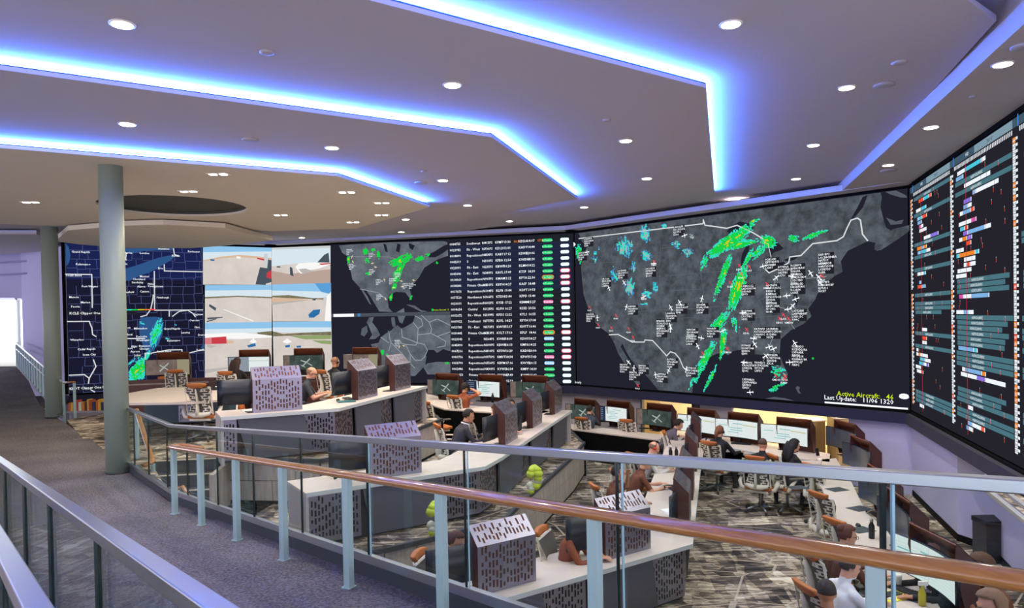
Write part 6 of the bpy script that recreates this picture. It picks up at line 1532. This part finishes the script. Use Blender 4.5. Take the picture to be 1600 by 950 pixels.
        if hair in ('long', 'hijab'):
            for dx in (-.05, 0, .05): hb.tube([hc+A@Vector((dx, -.075, .04)), hc+A@Vector((dx*1.2, -.10, -.06)), nb+Vector((dx*1.4, -.10, -.02)), nb+Vector((dx*1.4, -.13, -.16))], [.05, .055, .05, .02], None, 10)
        if hair == 'pony': hb.tube([hc+A@Vector((0, -.09, .03)), hc+A@Vector((0, -.14, -.03)), hc+A@Vector((0, -.13, -.14))], [.03, .03, .012], None, 8)
        hm = mat('hair_'+hcol.strip('#'), hcol, .75, bump=.5, bscale=120)
        ho = hb.build('hair', hm, o); sm = ho.modifiers.new('s', 'SOLIDIFY'); sm.thickness = .012; sm.offset = -1
    for e in extras:
        eb = MB(); mm = m_dark
        if e in ('headset', 'red_headset'):
            mm = m_dark if e == 'headset' else m_red
            eb.tube([hc+A@Vector((sin(t)*.092, -.01, .03+cos(t)*.10)) for t in [-1.9+.38*k for k in range(11)]], .006, m_dark, 8)
            for s in (-1, 1): eb.tube([hc+A@Vector((s*.078, -.01, 0)), hc+A@Vector((s*.102, -.01, 0))], .030, mm, 12)
            eb.tube([hc+A@Vector((.09, 0, -.01)), hc+A@Vector((.08, .07, -.05)), hc+A@Vector((.03, .11, -.06))], .004, m_dark, 6); eb.build('headset', None, o)
        elif e == 'glasses':
            for s in (-1, 1): eb.tube([hc+A@Vector((s*.032+.022*cos(t), .098, .006+.017*sin(t))) for t in [k*pi/6 for k in range(13)]], .0025, m_dark, 6); eb.tube([hc+A@Vector((s*.054, .098, .01)), hc+A@Vector((s*.08, .0, .012))], .0025, m_dark, 6)
            eb.build('glasses', None, o)
        elif e == 'collar':
            mm = mat('white_collar', '#e9e9ec', .7); eb.tube([nb+Vector((.068*cos(t), .066*sin(t)+.012, .028-.02*sin(t))) for t in [k*pi/8 for k in range(17)]], .013, mm, 8); eb.build('collar', None, o)
        elif e == 'beard':
            seg = []; ellip(eb, hc+A@Vector((0, .028, -.055)), (.062, .066, .058), A); eb.mats = []; b_ = eb.build('beard', mat('hair_'+hcol.strip('#'), hcol, .75, bump=.5, bscale=120), o)
        elif e == 'watch':
            eb.tube([Vector(hands[1])+Vector((0, -.02, 0)), Vector(hands[1])+Vector((0, .005, 0))], .034, m_dark, 12); eb.build('watch', None, o)
        elif e == 'phone': pass
    top = max(v.co.z for v in me.vertices); tv = max(me.vertices, key=lambda v: v.co.z).co
    hp = hc+A@Vector((0, -.01, .12)); P = G(px, py, zf+hp.z); v = Matrix.Rotation(rz, 3, 'Z')@Vector((hp.x, hp.y, 0))
    zz = zf
    lo = min(v_.co.z for v_ in me.vertices); o.location = (P.x-v.x, P.y-v.y, zz-min(lo, 0)+.002); o.rotation_euler.z = rz
    if chair_label:
        b = Matrix.Rotation(rz, 3, 'Z')@Vector((0, .0, 0)); chair(o.location.x-b.x, o.location.y-b.y, zf, rz, chair_label)
    return o
D_ = R
person(371, 559.5, T1, D_(-14), 'person with long dark hair in a black jacket, seated below the camera pictures', '#1d1c20', hair='long', hcol='#33211b', lean=14, chair_label=None)
person(490, 574, T1, D_(-78), 'bald man with glasses in a dark grey polo, reaching to his keyboard', '#3b3d43', 'l', 'fringe', '#8a6a52', 20, 0, 22, [(-.16, .52, .80), (.16, .52, .80)], 'short', extras=('glasses',), chair_label='task chair of the bald man in grey')
person(524, 558, T1, D_(-40), 'man with shaved head and headset in a black T-shirt, seen from behind', '#141417', 't', 'buzz', '#8a6248', 8, 0, 5, sleeves='short', extras=('headset',), chair_label='task chair of the man in the black T-shirt')
person(560, 563, T1, D_(-95), 'grey-haired man with glasses behind the top tier hood', '#c9c9cc', 'l', 'short', '#8f8c88', 14, 0, 18, extras=('glasses',))
person(735, 640, T2, D_(-70), 'man in dark suit jacket with white collar, leaning to his keyboard', '#35373f', 't', 'short', '#1d1714', 24, 0, 20, [(-.14, .56, .80), (.16, .54, .80)], extras=('collar',), chair_label='task chair under the man in the suit')
person(778, 631, T2, D_(-78), 'man in a pale shirt behind the man in the suit', '#bcb6b4', 'l', 'buzz', '#4a3428', 16, 0, 18, [(-.16, .52, .80), (.16, .52, .80)], extras=('collar',), chair_label='task chair under the man in the pale shirt')
person(797, 623.5, T2, D_(165), 'bearded man in black facing the railing from the middle tier', '#17171b', 't', 'short', '#1c1512', 4, 0, 4, extras=('beard',))
o = person(727, 598, T2, D_(-42), 'man in a rust shirt holding a phone to his ear', '#8a4524', 't', 'short', '#1e1713', 10, 0, 6, [(-.2, .45, .79), (.12, .20, 1.19)], 'short', chair_label='task chair of the rust-shirted phone man')
mb = MB(); mb.box((.115, .13, 1.22), (.012, .075, .15), m_dark, mx=Matrix.Rotation(.3, 3, 'X')); pho = mb.build('mobile_phone'); pho.location = o.location; pho.rotation_euler = o.rotation_euler; tag(pho, 'phone held to the ear of the rust-shirted man', 'phone')
person(922, 633.5, 0, D_(-35), 'dark-haired man in slate grey resting his chin on his hands under the big map', '#3a4250', 'l', 'short', '#2c1c17', 14, 0, 12, [(-.06, .26, 1.06), (.08, .26, 1.06)], chair_label='task chair of the man resting his chin')
person(1064, 657, 0, D_(-88), 'curly dark-haired person half hidden behind the desk end', '#5c5560', 'l', 'curly', '#20140f', 42, 0, 30)
person(1125, 665.5, 0, D_(-48), 'person with headset over brown hair, in a black top', '#17171c', 'l', 'pony', '#7a4a30', 10, 0, 8, [(-.18, .48, .78), (.24, .50, .78)], extras=('headset',), chair_label='task chair of the brown-haired headset wearer')
person(1192, 685, 0, D_(-38), 'man with cropped brown hair in black, seen from behind before the cream room', '#18181c', 'l', 'buzz', '#4a342a', 12, 0, 6, chair_label='task chair of the crop-haired man in black')
person(1243, 686.5, 0, D_(-80), 'black-haired woman in a black jacket and white blouse, typing', '#131318', 'l', 'hijab', '#0f0d10', 12, 0, 14, [(-.12, .52, .79), (.14, .50, .79)], extras=('collar',), chair_label='task chair of the black-haired woman')
person(1025, 690.5, 0, D_(-88), 'bald man with a red headset and pale shirt at the desk arm', '#c9c4c2', 'l', 'fringe', '#7a6256', 22, 0, 22, [(-.14, .52, .79), (.16, .50, .79)], extras=('red_headset',), chair_label='task chair of the bald man with red headset')
person(1010, 712, 0, D_(-86), 'crop-haired man in a rust shirt typing, just below the steel rail', '#6f3f2c', 'l', 'buzz', '#8a807a', 22, 0, 16, [(-.12, .56, .79), (.16, .54, .79)], 'short', extras=('watch',), chair_label='task chair of the crop-haired man below the steel rail')
person(966, 727, 0, D_(-78), 'man in a rust T-shirt raising one hand to his face', '#6a3e2e', 't', 'short', '#1f1a1a', 8, 0, 4, [(-.10, .30, 1.16), (.2, .44, .78)], 'short', chair_label='task chair of the man raising a hand')
person(907, 800, 0, D_(-112), 'man in a rust shirt with hands together at the front desk', '#8a4a2c', 'l', 'short', '#6a4a34', 14, 0, 18, [(-.05, .46, .80), (.05, .46, .80)], 'long', chair_label='task chair of the rust-shirted man at the front desk')
person(718, 832, 0, D_(-104), 'man with brown hair in a rust shirt behind the nearest hood', '#6e3a26', 'l', 'short', '#4e2c20', 10, 0, 22, [(-.18, .46, .80), (.16, .46, .80)], chair_label='task chair of the man behind the nearest hood')
person(1327, 821, 0, D_(-82), 'woman with hair in a bun wearing a rust top, at the right wing', '#5f3a2c', 'l', 'bun', '#5a2f22', 14, 0, 14, [(-.14, .46, .79), (.16, .48, .79)], extras=('glasses',), chair_label='task chair of the woman with the bun')
person(1333, 867, 0, D_(-80), 'man in a white shirt with dark wavy hair reaching over the desk', '#dfe3ee', 'l', 'short', '#3b3634', 14, 0, 20, [(-.12, .54, .79), (.16, .56, .79)], extras=('watch',), chair_label='task chair of the man in the white shirt')
person(1291, 906, 0, D_(-14), 'man with cropped dark hair in a rust shirt seen from behind, lower right', '#6e3d28', 'm', 'buzz', '#33261f', 8, 0, 4, chair_label='task chair of the cropped man seen from behind')
person(1526, 868, 0, D_(72), 'person in a brown top with a watch, facing left beyond the right wing', '#7a4a33', 'm', 'curly', '#5a3c2a', 20, 0, 20, [(-.1, .40, .92), (.12, .38, 1.0)], 'short', extras=('watch',), chair_label='task chair beyond the right wing under the brown top')
person(1543, 925, 0, D_(80), 'person with curly light brown hair and glasses at the lower right edge', '#2c2d33', 'l', 'curly', '#8a6a50', 12, 0, 14, extras=('glasses',), chair_label='task chair at the lower right edge of the floor')
person(1461, 840, 0, D_(85), 'dark-haired person mostly hidden behind the oak rail at right', '#26262b', 'm', 'short', '#141113', 12, 0, 14, chair_label='task chair of the dark-haired person behind the oak rail')
